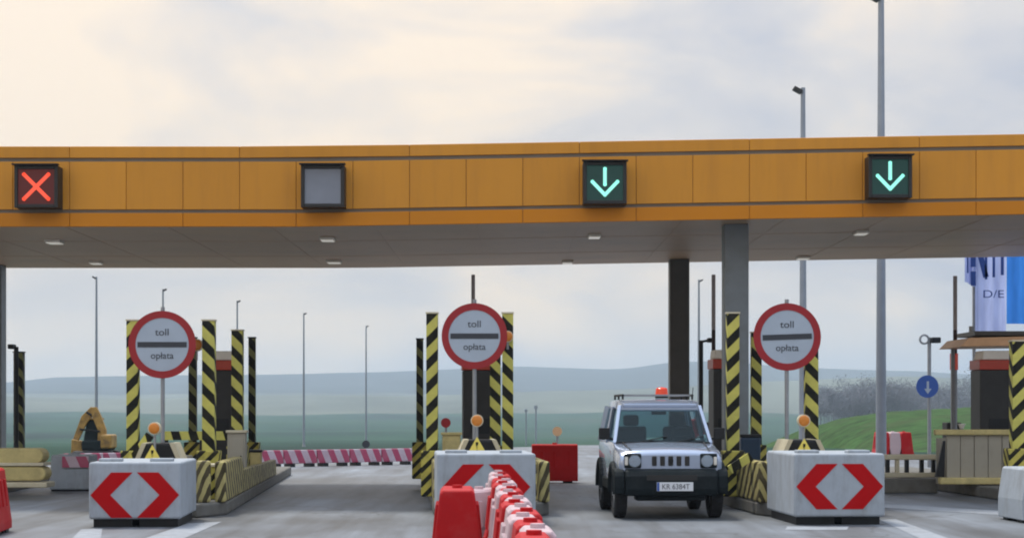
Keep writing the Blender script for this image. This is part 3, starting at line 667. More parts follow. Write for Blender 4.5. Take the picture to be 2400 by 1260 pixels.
# beige cabinet and lower boxes on left island
def cabinet(px, d, wpx, pyt, label, m='beige', cap='cream'):
    zt = Z(pyt, d); r = thing('control_cabinet', label, 'cabinet', (X(px, d), d, 0), AA)
    bm = nb(); box(bm, (0, 0, (0.2 + zt) / 2), (wpx * d / F, 0.35, zt - 0.2)); fin('cabinet', bm, m, r, bevel=0.015)
    bm = nb(); box(bm, (0, 0, zt + 0.02), (wpx * d / F + 0.05, 0.4, 0.045)); fin('lid', bm, cap, r, bevel=0.01)
    bm = nb(); box(bm, (0, -0.18, 0.2 + (zt - 0.2) * 0.55), (wpx * d / F * 0.78, 0.012, (zt - 0.2) * 0.7)); dr = fin('door', bm, m, r, bevel=0.004)
    bm = nb(); box(bm, (wpx * d / F * 0.25, -0.196, 0.2 + (zt - 0.2) * 0.55), (0.02, 0.02, 0.08)); fin('handle', bm, 'black', dr)
cabinet(556, 32.3, 42, 1013, 'beige pedestal cabinet with pale lid right of the left posts')
cabinet(1058, 33.0, 42, 1018, 'sandy low cabinet left of the dark middle kiosk', 'sand', 'sand')
cabinet(500, 28.6, 34, 1092, 'short cabinet at the foot of the bright left post', 'boxstripe')
cabinet(600, 35.2, 26, 1058, 'brown low box at the far end of the left island', 'sand', 'black')
def smallbox(px, py, d, w_, h_, m, label, cat, zb=None):
    zt = Z(py, d); zb = zt - h_ if zb is None else zb
    r = thing('junction_box', label, cat, (X(px, d), d, 0), AA)
    bm = nb(); box(bm, (0, 0, (zt + zb) / 2), (w_, 0.2, zt - zb)); fin('box', bm, m, r, bevel=0.012)
    bm = nb(); tube(bm, (0, 0.05, 0.2), (0, 0.05, zb), 0.02, n=8); fin('stand', bm, 'galv', r)
smallbox(1880, 1062, 30.5, 0.30, 0.12, 'cream', 'pale box behind the right chevron block, near the triangle', 'junction box')
smallbox(425, 1066, 29.6, 0.34, 0.14, 'beige', 'beige box on the island below the horizontal striped beam', 'junction box')
smallbox(398, 1052, 31.0, 0.22, 0.30, 'postdark', 'dark striped box under the left end of the striped beam', 'junction box')
# blue bin
d = 31.0; r = thing('litter_bin', 'dark blue bin at the foot of the grey column', 'bin', (X(1757, d), d, 0))
bm = nb(); box(bm, (0, 0, 0.68), (0.31, 0.3, 0.86), taper=1.08); fin('bin', bm, 'binblue', r, bevel=0.03)
bm = nb(); box(bm, (0, 0, 1.13), (0.35, 0.34, 0.05)); fin('lid', bm, 'black', r, bevel=0.01)
# ------------------------------------------------------------------ raised boom barriers
def boom(px, d, pyt, label):
    r = thing('boom_barrier', label, 'barrier gate', (X(px, d), d, 0), AA, 'raised barrier booms')
    bm = nb(); box(bm, (0, 0.0, 0.75), (0.30, 0.35, 1.10)); fin('housing', bm, 'kiosk' , r, bevel=0.02)
    bm = nb(); zt = Z(pyt, d); box(bm, (0, -0.22, (1.1 + zt) / 2), (0.075, 0.05, zt - 1.1)); fin('boom', bm, 'boomstripe', r, bevel=0.008)
    bm = nb(); tube(bm, (0, -0.26, 1.12), (0, 0.0, 1.12), 0.07, n=16); fin('pivot', bm, 'galv', r)
    return r
boom(1108, 37.5, 645, 'raised dark boom rising above the middle round sign')
boom(1668, 37.5, 645, 'raised dark boom between the two canopy columns')
boom(2231, 37.5, 648, 'raised dark boom left of the blue banner')
# mast beneath the right boom: slim striped cabinet with red lamp
def beacon(px, d, py0, py1, w_, label):
    r = thing('signal_mast', label, 'signal mast', (X(px, d), d, 0))
    bm = nb(); tube(bm, (0, 0, 0), (0, 0, Z(py1, d)), w_); fin('mast', bm, 'galv', r)
    bm = nb(); tube(bm, (0, -0.0, Z(py1, d)), (0, 0, Z(py0, d)), w_ * 1.5, n=14); fin('lamp', bm, 'redlens', r)
beacon(2236, 37.0, 828, 866, 0.055, 'slim grey mast with red orange band left of right kiosk')
# camera poles
def campole(px, d, pyt, s, label, arm=0.16):
    zt = Z(pyt, d); r = thing('camera_pole', label, 'camera pole', (X(px, d), d, 0), 0)
    bm = nb(); tube(bm, (0, 0, 0), (0, 0, zt), 0.045, n=12); tube(bm, (0, 0, zt - 0.03), (s * arm, 0, zt), 0.025, n=8); fin('pole', bm, 'black', r)
    bm = nb(); box(bm, (s * (arm + 0.02), -0.05, zt), (0.11, 0.24, 0.09)); fin('camera', bm, 'black', r, bevel=0.01)
campole(1643, 38.0, 797, 1, 'thin black camera pole behind the car roof')
campole(38, 36.4, 812, -1, 'grey pole with camera at the left edge', 0.05)

# ------------------------------------------------------------------ chevron blocks
def block(px, d, wpx, pyt, label, cpx):
    ww = wpx * d / F; zt = Z(pyt, d); x = X(px, d)
    r = thing('concrete_block', label, 'concrete block', (x, d, 0), AA, 'chevron blocks before the islands')
    D = 1.9; zb = 0.11
    bm = nb(); box(bm, (0, D / 2, (zb + zt) / 2), (ww, D, zt - zb)); fin('block', bm, 'concrete', r, bevel=0.035, seg=3)
    for a in (-0.25, 0.25):
        bm = nb(); box(bm, (a * ww, D / 2, 0.055), (ww * 0.42, D - 0.2, 0.11)); fin('skid', bm, 'black', r)
    for a in (-0.30, 0.26):
        bm = nb(); box(bm, (a * ww, 0.35, zt + 0.02), (0.3, 0.25, 0.045)); fin('lifting_recess', bm, 'concrete', r, bevel=0.012)
    hw = 103 * d / F; hh = 53 * d / F; zc = (Z(cpx, d)); th = 46 * d / F; b_ = 44 * d / F
    for s in (-1, 1):
        o_ = 5 * d / F
        pts = [(s * hw, zc), (s * (o_ + b_ + 6 * d / F), zc + hh), (s * o_, zc + hh), (s * (o_ + b_ + 8 * d / F), zc), (s * o_, zc - hh), (s * (o_ + b_ + 6 * d / F), zc - hh)]
        bm = nb(); prism(bm, pts, -0.006, 0.004); fin('chevron', bm, 'chevred', r)
    return r
block(316, 24.9, 214, 1082, 'pale chevron block at left foreground, full red arrows visible', 1159)
block(1140, 25.4, 232, 1062, 'pale chevron block half hidden behind red and white barriers', 1140)
block(1968, 25.4, 216, 1062, 'pale chevron block at right foreground, full red arrows visible', 1139)
# plain grey block, far left
d = 35.7; r = thing('concrete_block', 'grey block with a red white striped panel, behind left chevron block', 'concrete block', (X(166, d), d, 0), AA)
bm = nb(); box(bm, (0.1, -0.075, 0.56), (0.50, 0.02, 0.21)); fin('striped_panel', bm, 'redwhite', r)
bm = nb(); box(bm, (0, 0.4, 0.36), (0.80, 0.9, 0.66), taper=0.93); fin('block', bm, 'concrete', r, bevel=0.03)
bm = nb(); box(bm, (0, 0.4, 0.025), (0.74, 0.8, 0.05)); fin('skid', bm, 'black', r)
bm = nb(); box(bm, (0, 0.4, 0.70), (0.2, 0.2, 0.03)); fin('lifting_recess', bm, 'concrete', r)
# ------------------------------------------------------------------ plastic barriers
def mkbarrier(m, L_=1.0, H=0.8, label='', cat='traffic barrier', bt=0.22, bw=0.44, ribs=True):
    r = thing('traffic_barrier', label, cat)
    n = 16; prof = [(bw / 2, 0.04), (bw / 2, 0.14), (bt / 2 + 0.06, H * 0.42), (bt / 2, H - 0.03), (bt / 2 - 0.03, H)]
    bm = nb(); L2 = L_ / 2
    secs = []
    for yy, sc_ in ((-L2, 0.93), (-L2 + 0.02, 1.0), (-0.02, 1.0), (0.02, 1.0), (L2 - 0.02, 1.0), (L2, 0.93)):
        pts = [(-a * sc_, b * (1 if b < 0.1 else (0.985 if sc_ < 1 else 1))) for a, b in prof] + [(a * sc_, b * (1 if b < 0.1 else (0.985 if sc_ < 1 else 1))) for a, b in prof[::-1]]
        secs.append([bm.verts.new((x, yy, z)) for x, z in pts])
    for A, B in zip(secs, secs[1:]):
        for i in range(len(A)): j = (i + 1) % len(A); bm.faces.new((A[i], A[j], B[j], B[i]))
    bm.faces.new(secs[0]); bm.faces.new(secs[-1][::-1])
    fin('shell', bm, m, r, bevel=0.012)
    for s in (-1, 1):
        for k in (-1, 0, 1):      # moulded ribs
            if not ribs: continue
            bm = nb(); box(bm, (s * (bt / 2 + 0.035), k * L_ * 0.27, H * 0.62), (0.05, 0.07, H * 0.42), rot=Matrix.Rotation(s * -0.10, 3, 'Y')); fin('rib', bm, m, r, bevel=0.012)
    bm = nb(); tube(bm, (0, 0, H), (0, 0, H + 0.03), 0.05, n=14); fin('filler_cap', bm, m, r)
    for k in (-1, 1):
        bm = nb(); box(bm, (0, k * L_ * 0.28, 0.025), (bw * 0.9, 0.2, 0.05)); fin('foot', bm, 'black', r)
    return r
GB = 'interlocked water filled barriers in the foreground row'
# diagonal row coming towards the camera
pA = Vector((-0.18, 23.3)); pB = Vector((0.175, 11.4)); n = 18
ang = math.atan2(-(pB.x - pA.x), (pB.y - pA.y)) + math.pi
protoR = mkbarrier('barred', 0.63); protoW = mkbarrier('barwhite', 0.63)
nth = ['', 'second ', 'third ', 'fourth ', 'fifth ', 'sixth ', 'seventh ', 'eighth ', 'ninth ']
firstR = firstW = True
for i in range(n):
    p_ = pA + (pB - pA) * ((i + 0.5) / n); red = i % 2 == 1
    off = 0.10 * math.sin(i * 2.1) * 0.3
    k_ = i // 2; cn = 'red' if red else 'white'
    lab = cn + ' barrier in the foreground row, %sfarthest %s one' % (nth[k_], cn) if k_ < 5 else cn + ' barrier in the foreground row, %snearest %s one' % (nth[n // 2 - 1 - k_], cn)
    if red and firstR: o = protoR; firstR = False; o.location = (p_.x + off, p_.y, 0); o.rotation_euler = (0, 0, ang); o['label'] = lab; o['group'] = GB
    elif (not red) and firstW: o = protoW; firstW = False; o.location = (p_.x + off, p_.y, 0); o.rotation_euler = (0, 0, ang); o['label'] = lab; o['group'] = GB
    else: o = dup(protoR if red else protoW, (p_.x + off, p_.y, 0), ang, lab, GB)
# red barrier seen end on, and its white neighbour
o = mkbarrier('barred', 1.0, 0.82, 'red barrier standing end on before the middle chevron block', bt=0.33, bw=0.56); o.location = (X(1068, 17.6), 18.1, 0); o.rotation_euler = (0, 0, 0.03)
o = mkbarrier('barwhite', 0.9, 0.70, 'white barrier linking the end on red barrier with the foreground row', bt=0.20, bw=0.36); o.location = (X(1122, 20.5), 20.6, 0); o.rotation_euler = (0, 0, -0.42)
# red barrier beyond, broadside
d = 39.7
MT['barred2'] = mat('barrier_red_lifted', (0.66, 0.006, 0.008), 0.6, 0, 0.07, 4, 0.08, spec=0.25)  # brighter copy of the barrier red, making up for the canopy shade
o = mkbarrier('barred2', 0.98, 0.82, 'dark red barrier standing broadside left of the car', bt=0.26, bw=0.4); o.location = (X(1300, d), d, 0); o.rotation_euler = (0, 0, R(90))
# left edge
o = mkbarrier('barred', 1.0, 0.82, 'red barrier cut by the left edge of the view', bt=0.26, bw=0.44); o.location = (X(-44, 23.4), 23.7, 0); o.rotation_euler = (0, 0, 0.1)
# right edge white block
d = 25.8
o = mkbarrier('concrete', 1.1, 0.76, 'grey white barrier cut by the right edge of the view', bt=0.58, bw=0.70, ribs=False); o.location = (X(2448, d), d + 0.5, 0); o.rotation_euler = (0, 0, 0.06)
# red and white pair far right
d = 60.0
for px, m_, lab in ((2066, 'barred', 'red barrier left of the white one beside the lamp post'), (2092, 'barwhite', 'white barrier between two red ones near the lamp post'), (2118, 'barred', 'red barrier right of the white one near the lamp post')):
    o = mkbarrier(m_, 0.9, 0.9, lab, bt=0.30, bw=0.52); o.location = (X(px, d), d, hz(X(px, d), d) - 0.0); o['group'] = 'far barriers at the embankment'
# far striped boards
brd = None
a0 = Vector((X(150, 46.5), 46.5)); a1 = Vector((X(965, 52.5), 52.5)); nn = 10
desc = ['leftmost, before the digger', 'second from the left, right of the digger', 'left of the grey far posts', 'behind the left round sign post', 'behind the left kiosk', 'at the left side of the open lane', 'left of centre in the open lane', 'in the middle of the open lane', 'right of centre in the open lane', 'rightmost, by the middle island']
angb = math.atan2(a1.y - a0.y, a1.x - a0.x)
for i in range(nn):
    p_ = a0 + (a1 - a0) * ((i + 0.5) / nn); lab = 'red white striped board, ' + desc[i]
    if brd is None:
        brd = thing('striped_board', lab, 'barricade', (p_.x, p_.y, 0), angb, 'striped boards closing the far edge')
        bm = nb(); box(bm, (0, 0, 0.27), (1.0, 0.14, 0.36)); fin('board', bm, 'redwhite', brd, bevel=0.015)
        for s in (-1, 1):
            bm = nb(); box(bm, (s * 0.3, 0, 0.045), (0.12, 0.4, 0.09)); fin('foot', bm, 'black', brd)
    else: dup(brd, (p_.x, p_.y, 0), angb, lab)

# ------------------------------------------------------------------ lamp posts
def lamppost(px, pytop, label, s=1, d=None, px_head=14):
    if d is None: d = F * 10.4 / (HY - pytop)
    x = X(px, d); zg = hz(x, d) if d > 54 else 0.0; zt = Z(pytop, d)
    r = thing('street_lamp', label, 'street lamp', (x, d, zg), 0, 'tall lamp posts beyond the plaza')
    bm = nb(); tube(bm, (0, 0, 0), (0, 0, zt - zg), 0.14, 0.075, n=16); fin('pole', bm, 'lamppost', r, smooth=True)
    bm = nb(); tube(bm, (0, 0, 0), (0, 0, 0.3), 0.2, 0.16, n=16); fin('base', bm, 'galv', r)
    bm = nb(); box(bm, (s * 0.18, 0, zt - zg - 0.08), (0.30, 0.34, 0.12), rot=Matrix.Rotation(-s * 0.5, 3, 'Y')); tube(bm, (0, 0, zt - zg - 0.22), (s * 0.15, 0, zt - zg - 0.1), 0.04, n=8); fin('lamp_head', bm, 'kiosk', r, bevel=0.02)
lamppost(226, 648, 'lamp post left of the left round sign, tallest on that side', -1)
lamppost(382, 677, 'lamp post rising behind the left round sign', 1)
lamppost(556, 704, 'lamp post above the red banded kiosk', 1)
lamppost(712, 733, 'lamp post in the open lane, left one', 1)
lamppost(858, 763, 'lamp post in the open lane, right and shorter one', 1)
lamppost(1638, 655, 'thin far lamp post between the two canopy columns', 1)
lamppost(1882, 206, 'lamp post rising above the canopy, shorter of two', -1)
lamppost(2065, -14, 'tallest lamp post, reaching the top edge right of centre', -1)
# faint posts in the field
for px, d, h, lab in ((1256, 190, 4.2, 'short far pole above the dark red barrier'), (1233, 230, 4.5, 'faint far pole right of the middle posts')):
    x = X(px, d); r = thing('marker_pole', lab, 'pole', (x, d, hz(x, d)), 0)
    bm = nb(); tube(bm, (0, 0, 0), (0, 0, h), 0.09, n=8); fin('pole', bm, 'lamppost', r)
    bm = nb(); box(bm, (0, -0.12, h - 0.2), (0.35, 0.05, 0.35)); fin('plate', bm, 'lamppost', r)

# blue round sign with pole and twin cameras
d = 50.0; r = thing('direction_sign', 'small round blue sign on a pole with cameras on top', 'road sign', (X(2178, d), d, 0))
bm = nb(); tube(bm, (0, 0, 0), (0, 0, Z(790, d)), 0.05, n=12); fin('pole', bm, 'galv', r)
zc = Z(905, d)
bm = nb(); tube(bm, (-0.07, -0.09, zc), (-0.07, -0.07, zc), 0.30, n=40); s_ = fin('sign_plate', bm, 'signblue', r)
bm = nb(); prism(bm, [(-0.09, 0.14), (-0.03, 0.14), (-0.03, -0.06), (0.04, -0.06), (-0.06, -0.2), (-0.16, -0.06), (-0.09, -0.06)], -0.10, -0.092); o = fin('arrow', bm, 'signwhite', s_); o.location = (-0.0, 0, zc); 
bm = nb(); box(bm, (0.14, -0.1, Z(797, d)), (0.24, 0.3, 0.15)); fin('camera', bm, 'black', r, bevel=0.02)
bm = nb(); ring(bm, (-0.14, -0.05, Z(795, d)), 0.14, 0.09, 0.05, 20); fin('loop_antenna', bm, 'galv', r)
# other small far signs
def smallsign(px, py, d, rad, m, label):
    x = X(px, d); r = thing('small_sign', label, 'road sign', (x, d, 0 if d < 54 else hz(x, d)))
    zz = Z(py, d) - r.location.z
    bm = nb(); tube(bm, (0, 0, 0), (0, 0, zz), 0.03, n=8); fin('pole', bm, 'galv', r)
    bm = nb(); tube(bm, (0, -0.06, zz), (0, -0.04, zz), rad, n=24); fin('sign_plate', bm, m, r)
smallsign(1045, 990, 46, 0.12, 'signred', 'small dark red sign left of the middle kiosk')
smallsign(1306, 1010, 47, 0.12, 'orangetrim', 'small orange sign above the dark red barrier')
smallsign(858, 1040, 62, 0.13, 'signblack', 'small dark disc standing in for a far vehicle, at the foot of the shorter lane lamp post')  # dark disc on a pole stands in for a distant vehicle

# ------------------------------------------------------------------ banner
d = 44.0; xL = X(2262, d); xM = X(2360, d); xR = X(2470, d); zB = Z(780, d); zT = 6.4
r = thing('banner', 'large blue and white advertising banner hanging beyond the canopy', 'banner', (xM, d, 0))
def cloth(name, x0, x1, z0f, m, ph):
    bm = nb(); nx, nz_ = 24, 16; g_ = []
    for j in range(nz_ + 1):
        row = []
        for i in range(nx + 1):
            u = i / nx; xx = x0 + (x1 - x0) * u; z0 = z0f(u); z = z0 + (zT - z0) * j / nz_
            row.append(bm.verts.new((xx - xM, 0.05 * math.sin(u * 14 + ph) * (1 - 0.4 * j / nz_), z)))
        g_.append(row)
    for A, B in zip(g_, g_[1:]):
        for i in range(nx): bm.faces.new((A[i], A[i + 1], B[i + 1], B[i]))
    o = fin(name, bm, m, r, smooth=True); return o
wp = cloth('white_panel', X(2286, d), xM - 0.01, lambda u: zB + 0.02, 'banner', 0)
cloth('white_panel', xL, X(2286, d) - 0.004, lambda u: Z(672, d) + 0.12 * (1 - u), 'banner', 2.0)
cloth('blue_panel', xM + 0.0, xR, lambda u: Z(758, d) - 0.02 * u, 'bannerblue', 1.0)
def bar(px0, py0, px1, py1, wpx):
    a = Vector((X(px0, d) - xM, -0.085, Z(py0, d))); b = Vector((X(px1, d) - xM, -0.085, Z(py1, d))); dv = b - a
    box(bm, (a + b) / 2, (dv.length, 0.01, wpx * d / F), rot=Matrix.Rotation(-math.atan2(dv.z, dv.x), 3, 'Y'))
bm = nb()
bar(2279, 600, 2279, 626, 12); bar(2279, 636, 2279, 670, 12); bar(2266, 600, 2266, 640, 4)
bar(2296, 600, 2309, 650, 13); bar(2309, 655, 2309, 600, 6); bar(2327, 650, 2327, 600, 6); bar(2347, 645, 2347, 600, 7)
lt = fin('lettering', bm, 'navy', wp)
text('lettering', 'D/E', 0.26, 'navy', (X(2326, d) - xM, -0.085, Z(690, d)), wp, sx=1.3)
for sx in (xR + 0.05 - xM, xL - xM - 0.06 + 0.3):
    bm = nb(); tube(bm, (sx, 0.12, 0), (sx, 0.12, zT + 0.2), 0.04, n=12); fin('mast', bm, 'galv', r)
bm = nb(); tube(bm, (xL - xM, 0.12, zT), (xR - xM, 0.12, zT), 0.025, n=10); fin('cross_bar', bm, 'galv', r)

# ------------------------------------------------------------------ mini digger
d = 57.0; r = thing('digger', 'small yellow digger with raised boom behind the left striped boards', 'excavator', (X(222, d), d, hz(X(222, d), d)))
def bx_(pts, w_, y): # limb as prism thickness w_
    prism(bm, pts, y - w_ / 2, y + w_ / 2)
q = lambda px, py: ((px - 222) * d / F, Z(py, d) - r.location.z)
for s in (-1, 1):
    bm = nb(); box(bm, (0.05, s * 0.45, 0.17), (1.25, 0.26, 0.34)); fin('track', bm, 'black', r, bevel=0.09, seg=3)
bm = nb(); box(bm, (0.12, 0, 0.50), (0.85, 0.9, 0.30)); fin('chassis', bm, 'interior', r, bevel=0.05)
bm = nb(); box(bm, (-0.02, 0.15, 0.95), (0.62, 0.5, 0.66), taper=0.7); cb = fin('cab', bm, 'interior', r, bevel=0.04)
bm = nb(); box(bm, (-0.02, 0.15, 1.30), (0.46, 0.46, 0.05)); fin('cab_roof', bm, 'digger', cb, bevel=0.01)
bm = nb(); prism(bm, [q(232, 1052), q(254, 1052), q(252, 1005), q(240, 972), q(230, 953), q(216, 953), q(220, 975), q(234, 1008)], -0.26, -0.12); fin('boom', bm, 'digger', r, bevel=0.01)
bm = nb(); prism(bm, [q(229, 960), q(214, 953), q(192, 975), q(172, 1030), q(184, 1034), q(204, 992)], -0.10, 0.0); fin('stick', bm, 'digger', r, bevel=0.01)
bm = nb(); prism(bm, [q(172, 1028), q(192, 1032), q(200, 1062), q(186, 1080), q(170, 1070)], -0.25, 0.15); fin('bucket', bm, 'digger', r, bevel=0.02)
bm = nb(); tube(bm, (q(206, 965)[0], -0.2, q(206, 965)[1]), (q(238, 985)[0], -0.2, q(238, 985)[1]), 0.035, n=8); fin('ram', bm, 'black', r)
bm = nb(); box(bm, (0.45, -0.1, 0.62), (0.34, 0.8, 0.42)); fin('engine_cover', bm, 'digger', r, bevel=0.05)
bm = nb(); tube(bm, (q(238, 1010)[0], -0.3, q(238, 1010)[1]), (q(190, 1005)[0], -0.12, q(190, 1005)[1]), 0.03, n=8); fin('ram', bm, 'black', r)

# ------------------------------------------------------------------ car
cx, cy = X(1574, 26.6), 26.6
car = thing('parked_car', 'silver small off-road car with orange roof beacon, facing the camera', 'car', (cx, cy, 0), 0.035)
# lower body: stations along y (0 = nose) ; section = half profile (x,z)
def loft(name, stations, m, parent, close_ends=True, bevel=0.0):
    bm = nb(); secs = []
    for y, pts in stations:
        full = [(-x, z) for x, z in pts] + [(x, z) for x, z in pts[::-1] if x > 1e-6]
        secs.append([bm.verts.new((x, y, z)) for x, z in full])
    for A, B in zip(secs, secs[1:]):
        for i in range(len(A)): j = (i + 1) % len(A); bm.faces.new((A[i], A[j], B[j], B[i]))
    if close_ends: bm.faces.new(secs[0]); bm.faces.new(secs[-1][::-1])
    return fin(name, bm, m, parent, bevel=bevel, smooth=True)
def sec(w0, w1, zb, zs, zt, crown):
    return [(w0, zb), (w1, zb + 0.12), (w1, zs), (w1 - 0.03, zs + 0.07), (w1 - 0.12, zt), (w1 * 0.5, zt + crown * 0.8), (0.0, zt + crown)]
body = loft('body', [
    (0.10, sec(0.60, 0.70, 0.46, 0.80, 0.92, 0.015)),
    (0.14, sec(0.62, 0.74, 0.42, 0.83, 0.955, 0.025)),
    (0.35, sec(0.64, 0.765, 0.40, 0.90, 0.995, 0.035)),
    (0.80, sec(0.66, 0.775, 0.40, 0.95, 1.035, 0.035)),
    (1.08, sec(0.68, 0.775, 0.40, 1.00, 1.07, 0.02)),
    (1.6, sec(0.68, 0.775, 0.40, 1.02, 1.085, 0.0)),
    (3.2, sec(0.68, 0.775, 0.40, 1.02, 1.085, 0.0)),
    (3.45, sec(0.66, 0.755, 0.45, 1.00, 1.08, 0.0))], 'silver', car, bevel=0.018)
# greenhouse: roof slab + pillars
zr, hb, ht = 1.62, 0.70, 0.60
def strip(bm, a, b, w_, t_):    # flat bar between two points
    a = Vector(a); b = Vector(b); dv = b - a; rot = dv.to_track_quat('X', 'Z').to_matrix(); box(bm, (a + b) / 2, (dv.length, t_, w_), rot=rot)
bm = nb()
ro = [(-ht, 1.58), (-ht - 0.0, 3.15), (ht, 3.15), (ht, 1.58)]
secs = []
for y, wd, z in ((1.49, 0.57, 1.665), (1.60, 0.60, 1.695), (1.9, 0.62, 1.715), (3.0, 0.62, 1.71), (3.28, 0.59, 1.68)):
    secs.append([bm.verts.new(p) for p in ((-wd - 0.02, y, z - 0.125), (-wd, y, z - 0.02), (-wd + 0.08, y, z), (0, y, z + 0.018), (wd - 0.08, y, z), (wd, y, z - 0.02), (wd + 0.02, y, z - 0.125))])
for A, B in zip(secs, secs[1:]):
    for i in range(7): j = (i + 1) % 7; bm.faces.new((A[i], A[j], B[j], B[i]))
bm.faces.new(secs[0]); bm.faces.new(secs[-1][::-1])
roof = fin('roof', bm, 'silver', car, smooth=True)
for s in (-1, 1):
    for pa, pb, pw, pt in (((s * 0.715, 1.10, 1.06), (s * 0.60, 1.53, 1.62), 0.06, 0.055), ((s * 0.74, 2.05, 1.06), (s * 0.635, 2.08, 1.61), 0.08, 0.04), ((s * 0.735, 3.35, 1.06), (s * 0.625, 3.22, 1.61), 0.12, 0.05)):
        bm = nb(); strip(bm, pa, pb, pw, pt); fin('pillar', bm, 'silver', car, bevel=0.01)
    bm = nb(); vs = [bm.verts.new(p) for p in ((s * 0.725, 1.16, 1.09), (s * 0.725, 2.02, 1.09), (s * 0.63, 2.05, 1.60), (s * 0.615, 1.56, 1.60))]; bm.faces.new(vs)
    vs = [bm.verts.new(p) for p in ((s * 0.725, 2.10, 1.09), (s * 0.725, 3.30, 1.09), (s * 0.62, 3.18, 1.60), (s * 0.63, 2.12, 1.60))]; bm.faces.new(vs)
    outward(fin('side_window', bm, 'glass', car), (0, 2.2, 1.2))
bm = nb(); vs = [bm.verts.new(p) for p in ((-0.69, 1.10, 1.085), (0.69, 1.10, 1.085), (0.575, 1.52, 1.60), (-0.575, 1.52, 1.60))]; bm.faces.new(vs); ws = outward(fin('windscreen', bm, 'glass', car), (0, 2.2, 1.2))
for s in (-0.35, 0.2):
    bm = nb(); strip(bm, (s, 1.07, 1.085), (s + 0.42, 1.15, 1.17), 0.014, 0.012); fin('wiper', bm, 'black', ws)
bm = nb(); box(bm, (0, 1.09, 1.078), (1.40, 0.10, 0.02)); fin('cowl', bm, 'black', car)
bm = nb(); box(bm, (0, 1.505, 1.63), (1.12, 0.06, 0.06)); fin('header', bm, 'silver', car, bevel=0.02)
bm = nb(); vs = [bm.verts.new(p) for p in ((-0.60, 3.38, 1.12), (0.60, 3.38, 1.12), (0.52, 3.26, 1.55), (-0.52, 3.26, 1.55))]; bm.faces.new(vs); outward(fin('rear_window', bm, 'glass', car), (0, 2.2, 1.2))
for s in (-1, 1):
    bm = nb(); box(bm, (s * 0.36, 2.15, 1.0), (0.46, 0.14, 0.62), rot=Matrix.Rotation(-0.2, 3, 'X')); box(bm, (s * 0.36, 2.24, 1.40), (0.24, 0.09, 0.17)); fin('seat', bm, 'interior', car, bevel=0.04)
bm = nb(); box(bm, (0, 1.30, 1.03), (1.30, 0.4, 0.16)); fin('dashboard', bm, 'interior', car, bevel=0.04)
bm = nb()
pr = [(0.36 + 0.17 * math.cos(a), 1.55 + 0.05 * math.sin(a), 1.17 + 0.16 * math.sin(a)) for a in [2 * math.pi * i / 20 for i in range(20)]]
for i in range(20): tube(bm, pr[i], pr[(i + 1) % 20], 0.014, n=6, caps=False)
tube(bm, (0.2, 1.55, 1.17), (0.52, 1.55, 1.17), 0.012, n=6); fin('steering_wheel', bm, 'black', car)
bm = nb(); box(bm, (0, 1.62, 1.52), (0.22, 0.03, 0.06)); fin('rear_view_mirror', bm, 'black', car)
# grille: five dark slots with emblem
for i in range(-2, 3):
    bm = nb(); box(bm, (i * 0.118, 0.094, 0.835), (0.068, 0.03, 0.14)); fin('grille_slot', bm, 'boxblack', car, bevel=0.012)
bm = nb(); tube(bm, (0, 0.07, 0.835), (0, 0.08, 0.835), 0.036, n=20); fin('emblem', bm, 'black', car)
for s in (-1, 1):
    bm = nb(); box(bm, (s * 0.545, 0.105, 0.835), (0.25, 0.05, 0.215)); hl = fin('headlight', bm, 'cladding', car, bevel=0.03)
    bm = nb(); tube(bm, (s * 0.52, 0.068, 0.835), (s * 0.52, 0.09, 0.835), 0.088, n=30); fin('reflector', bm, 'chrome', hl)
    bm = nb(); sphere(bm, (s * 0.52, 0.066, 0.835), 0.086, 1, 0.28, 1, 22, 12); fin('lens', bm, 'lens', hl, smooth=True)
    bm = nb(); box(bm, (s * 0.638, 0.082, 0.835), (0.045, 0.02, 0.12)); fin('indicator', bm, 'kwhite', car, bevel=0.02)
# bumper and cladding
bm = nb()
P2 = [(-0.02, 0.34), (-0.06, 0.44), (-0.06, 0.62), (-0.01, 0.70), (0.10, 0.725), (0.16, 0.725), (0.16, 0.34)]
prismx(bm, P2, -0.66, 0.66)
fin('bumper', bm, 'cladding', car, bevel=0.03, seg=3)
for s in (-1, 1):
    bm = nb(); prismx(bm, [(0.02, 0.36), (-0.01, 0.46), (0.0, 0.62), (0.05, 0.70), (0.16, 0.73), (0.42, 0.73), (0.42, 0.60), (0.30, 0.44), (0.28, 0.36)], s * 0.74 - 0.077, s * 0.74 + 0.077)
    fin('bumper_corner', bm, 'cladding', car, bevel=0.03, seg=3)
bm = nb(); box(bm, (0, -0.065, 0.60), (0.72, 0.02, 0.075)); fin('bumper_intake', bm, 'boxblack', car)
for s in (-1, 1):
    bm = nb(); strip(bm, (s * 0.565, 0.16, 0.985), (s * 0.60, 1.04, 1.085), 0.012, 0.012); fin('bonnet_gap', bm, 'boxblack', car)
bm = nb(); box(bm, (0, 0.25, 0.31), (1.0, 0.3, 0.09)); fin('skid_plate', bm, 'cladding', car, bevel=0.03)
bm = nb(); box(bm, (0.04, -0.075, 0.475), (0.52, 0.014, 0.125)); pl = fin('licence_plate', bm, 'plate', car, bevel=0.004)
text('plate_text', 'KR 6384T', 0.105, 'signblack', (0.05, -0.083, 0.472), pl, sx=0.92)
bm = nb(); box(bm, (-0.2, -0.083, 0.475), (0.035, 0.002, 0.12)); fin('plate_band', bm, 'signblue', pl)
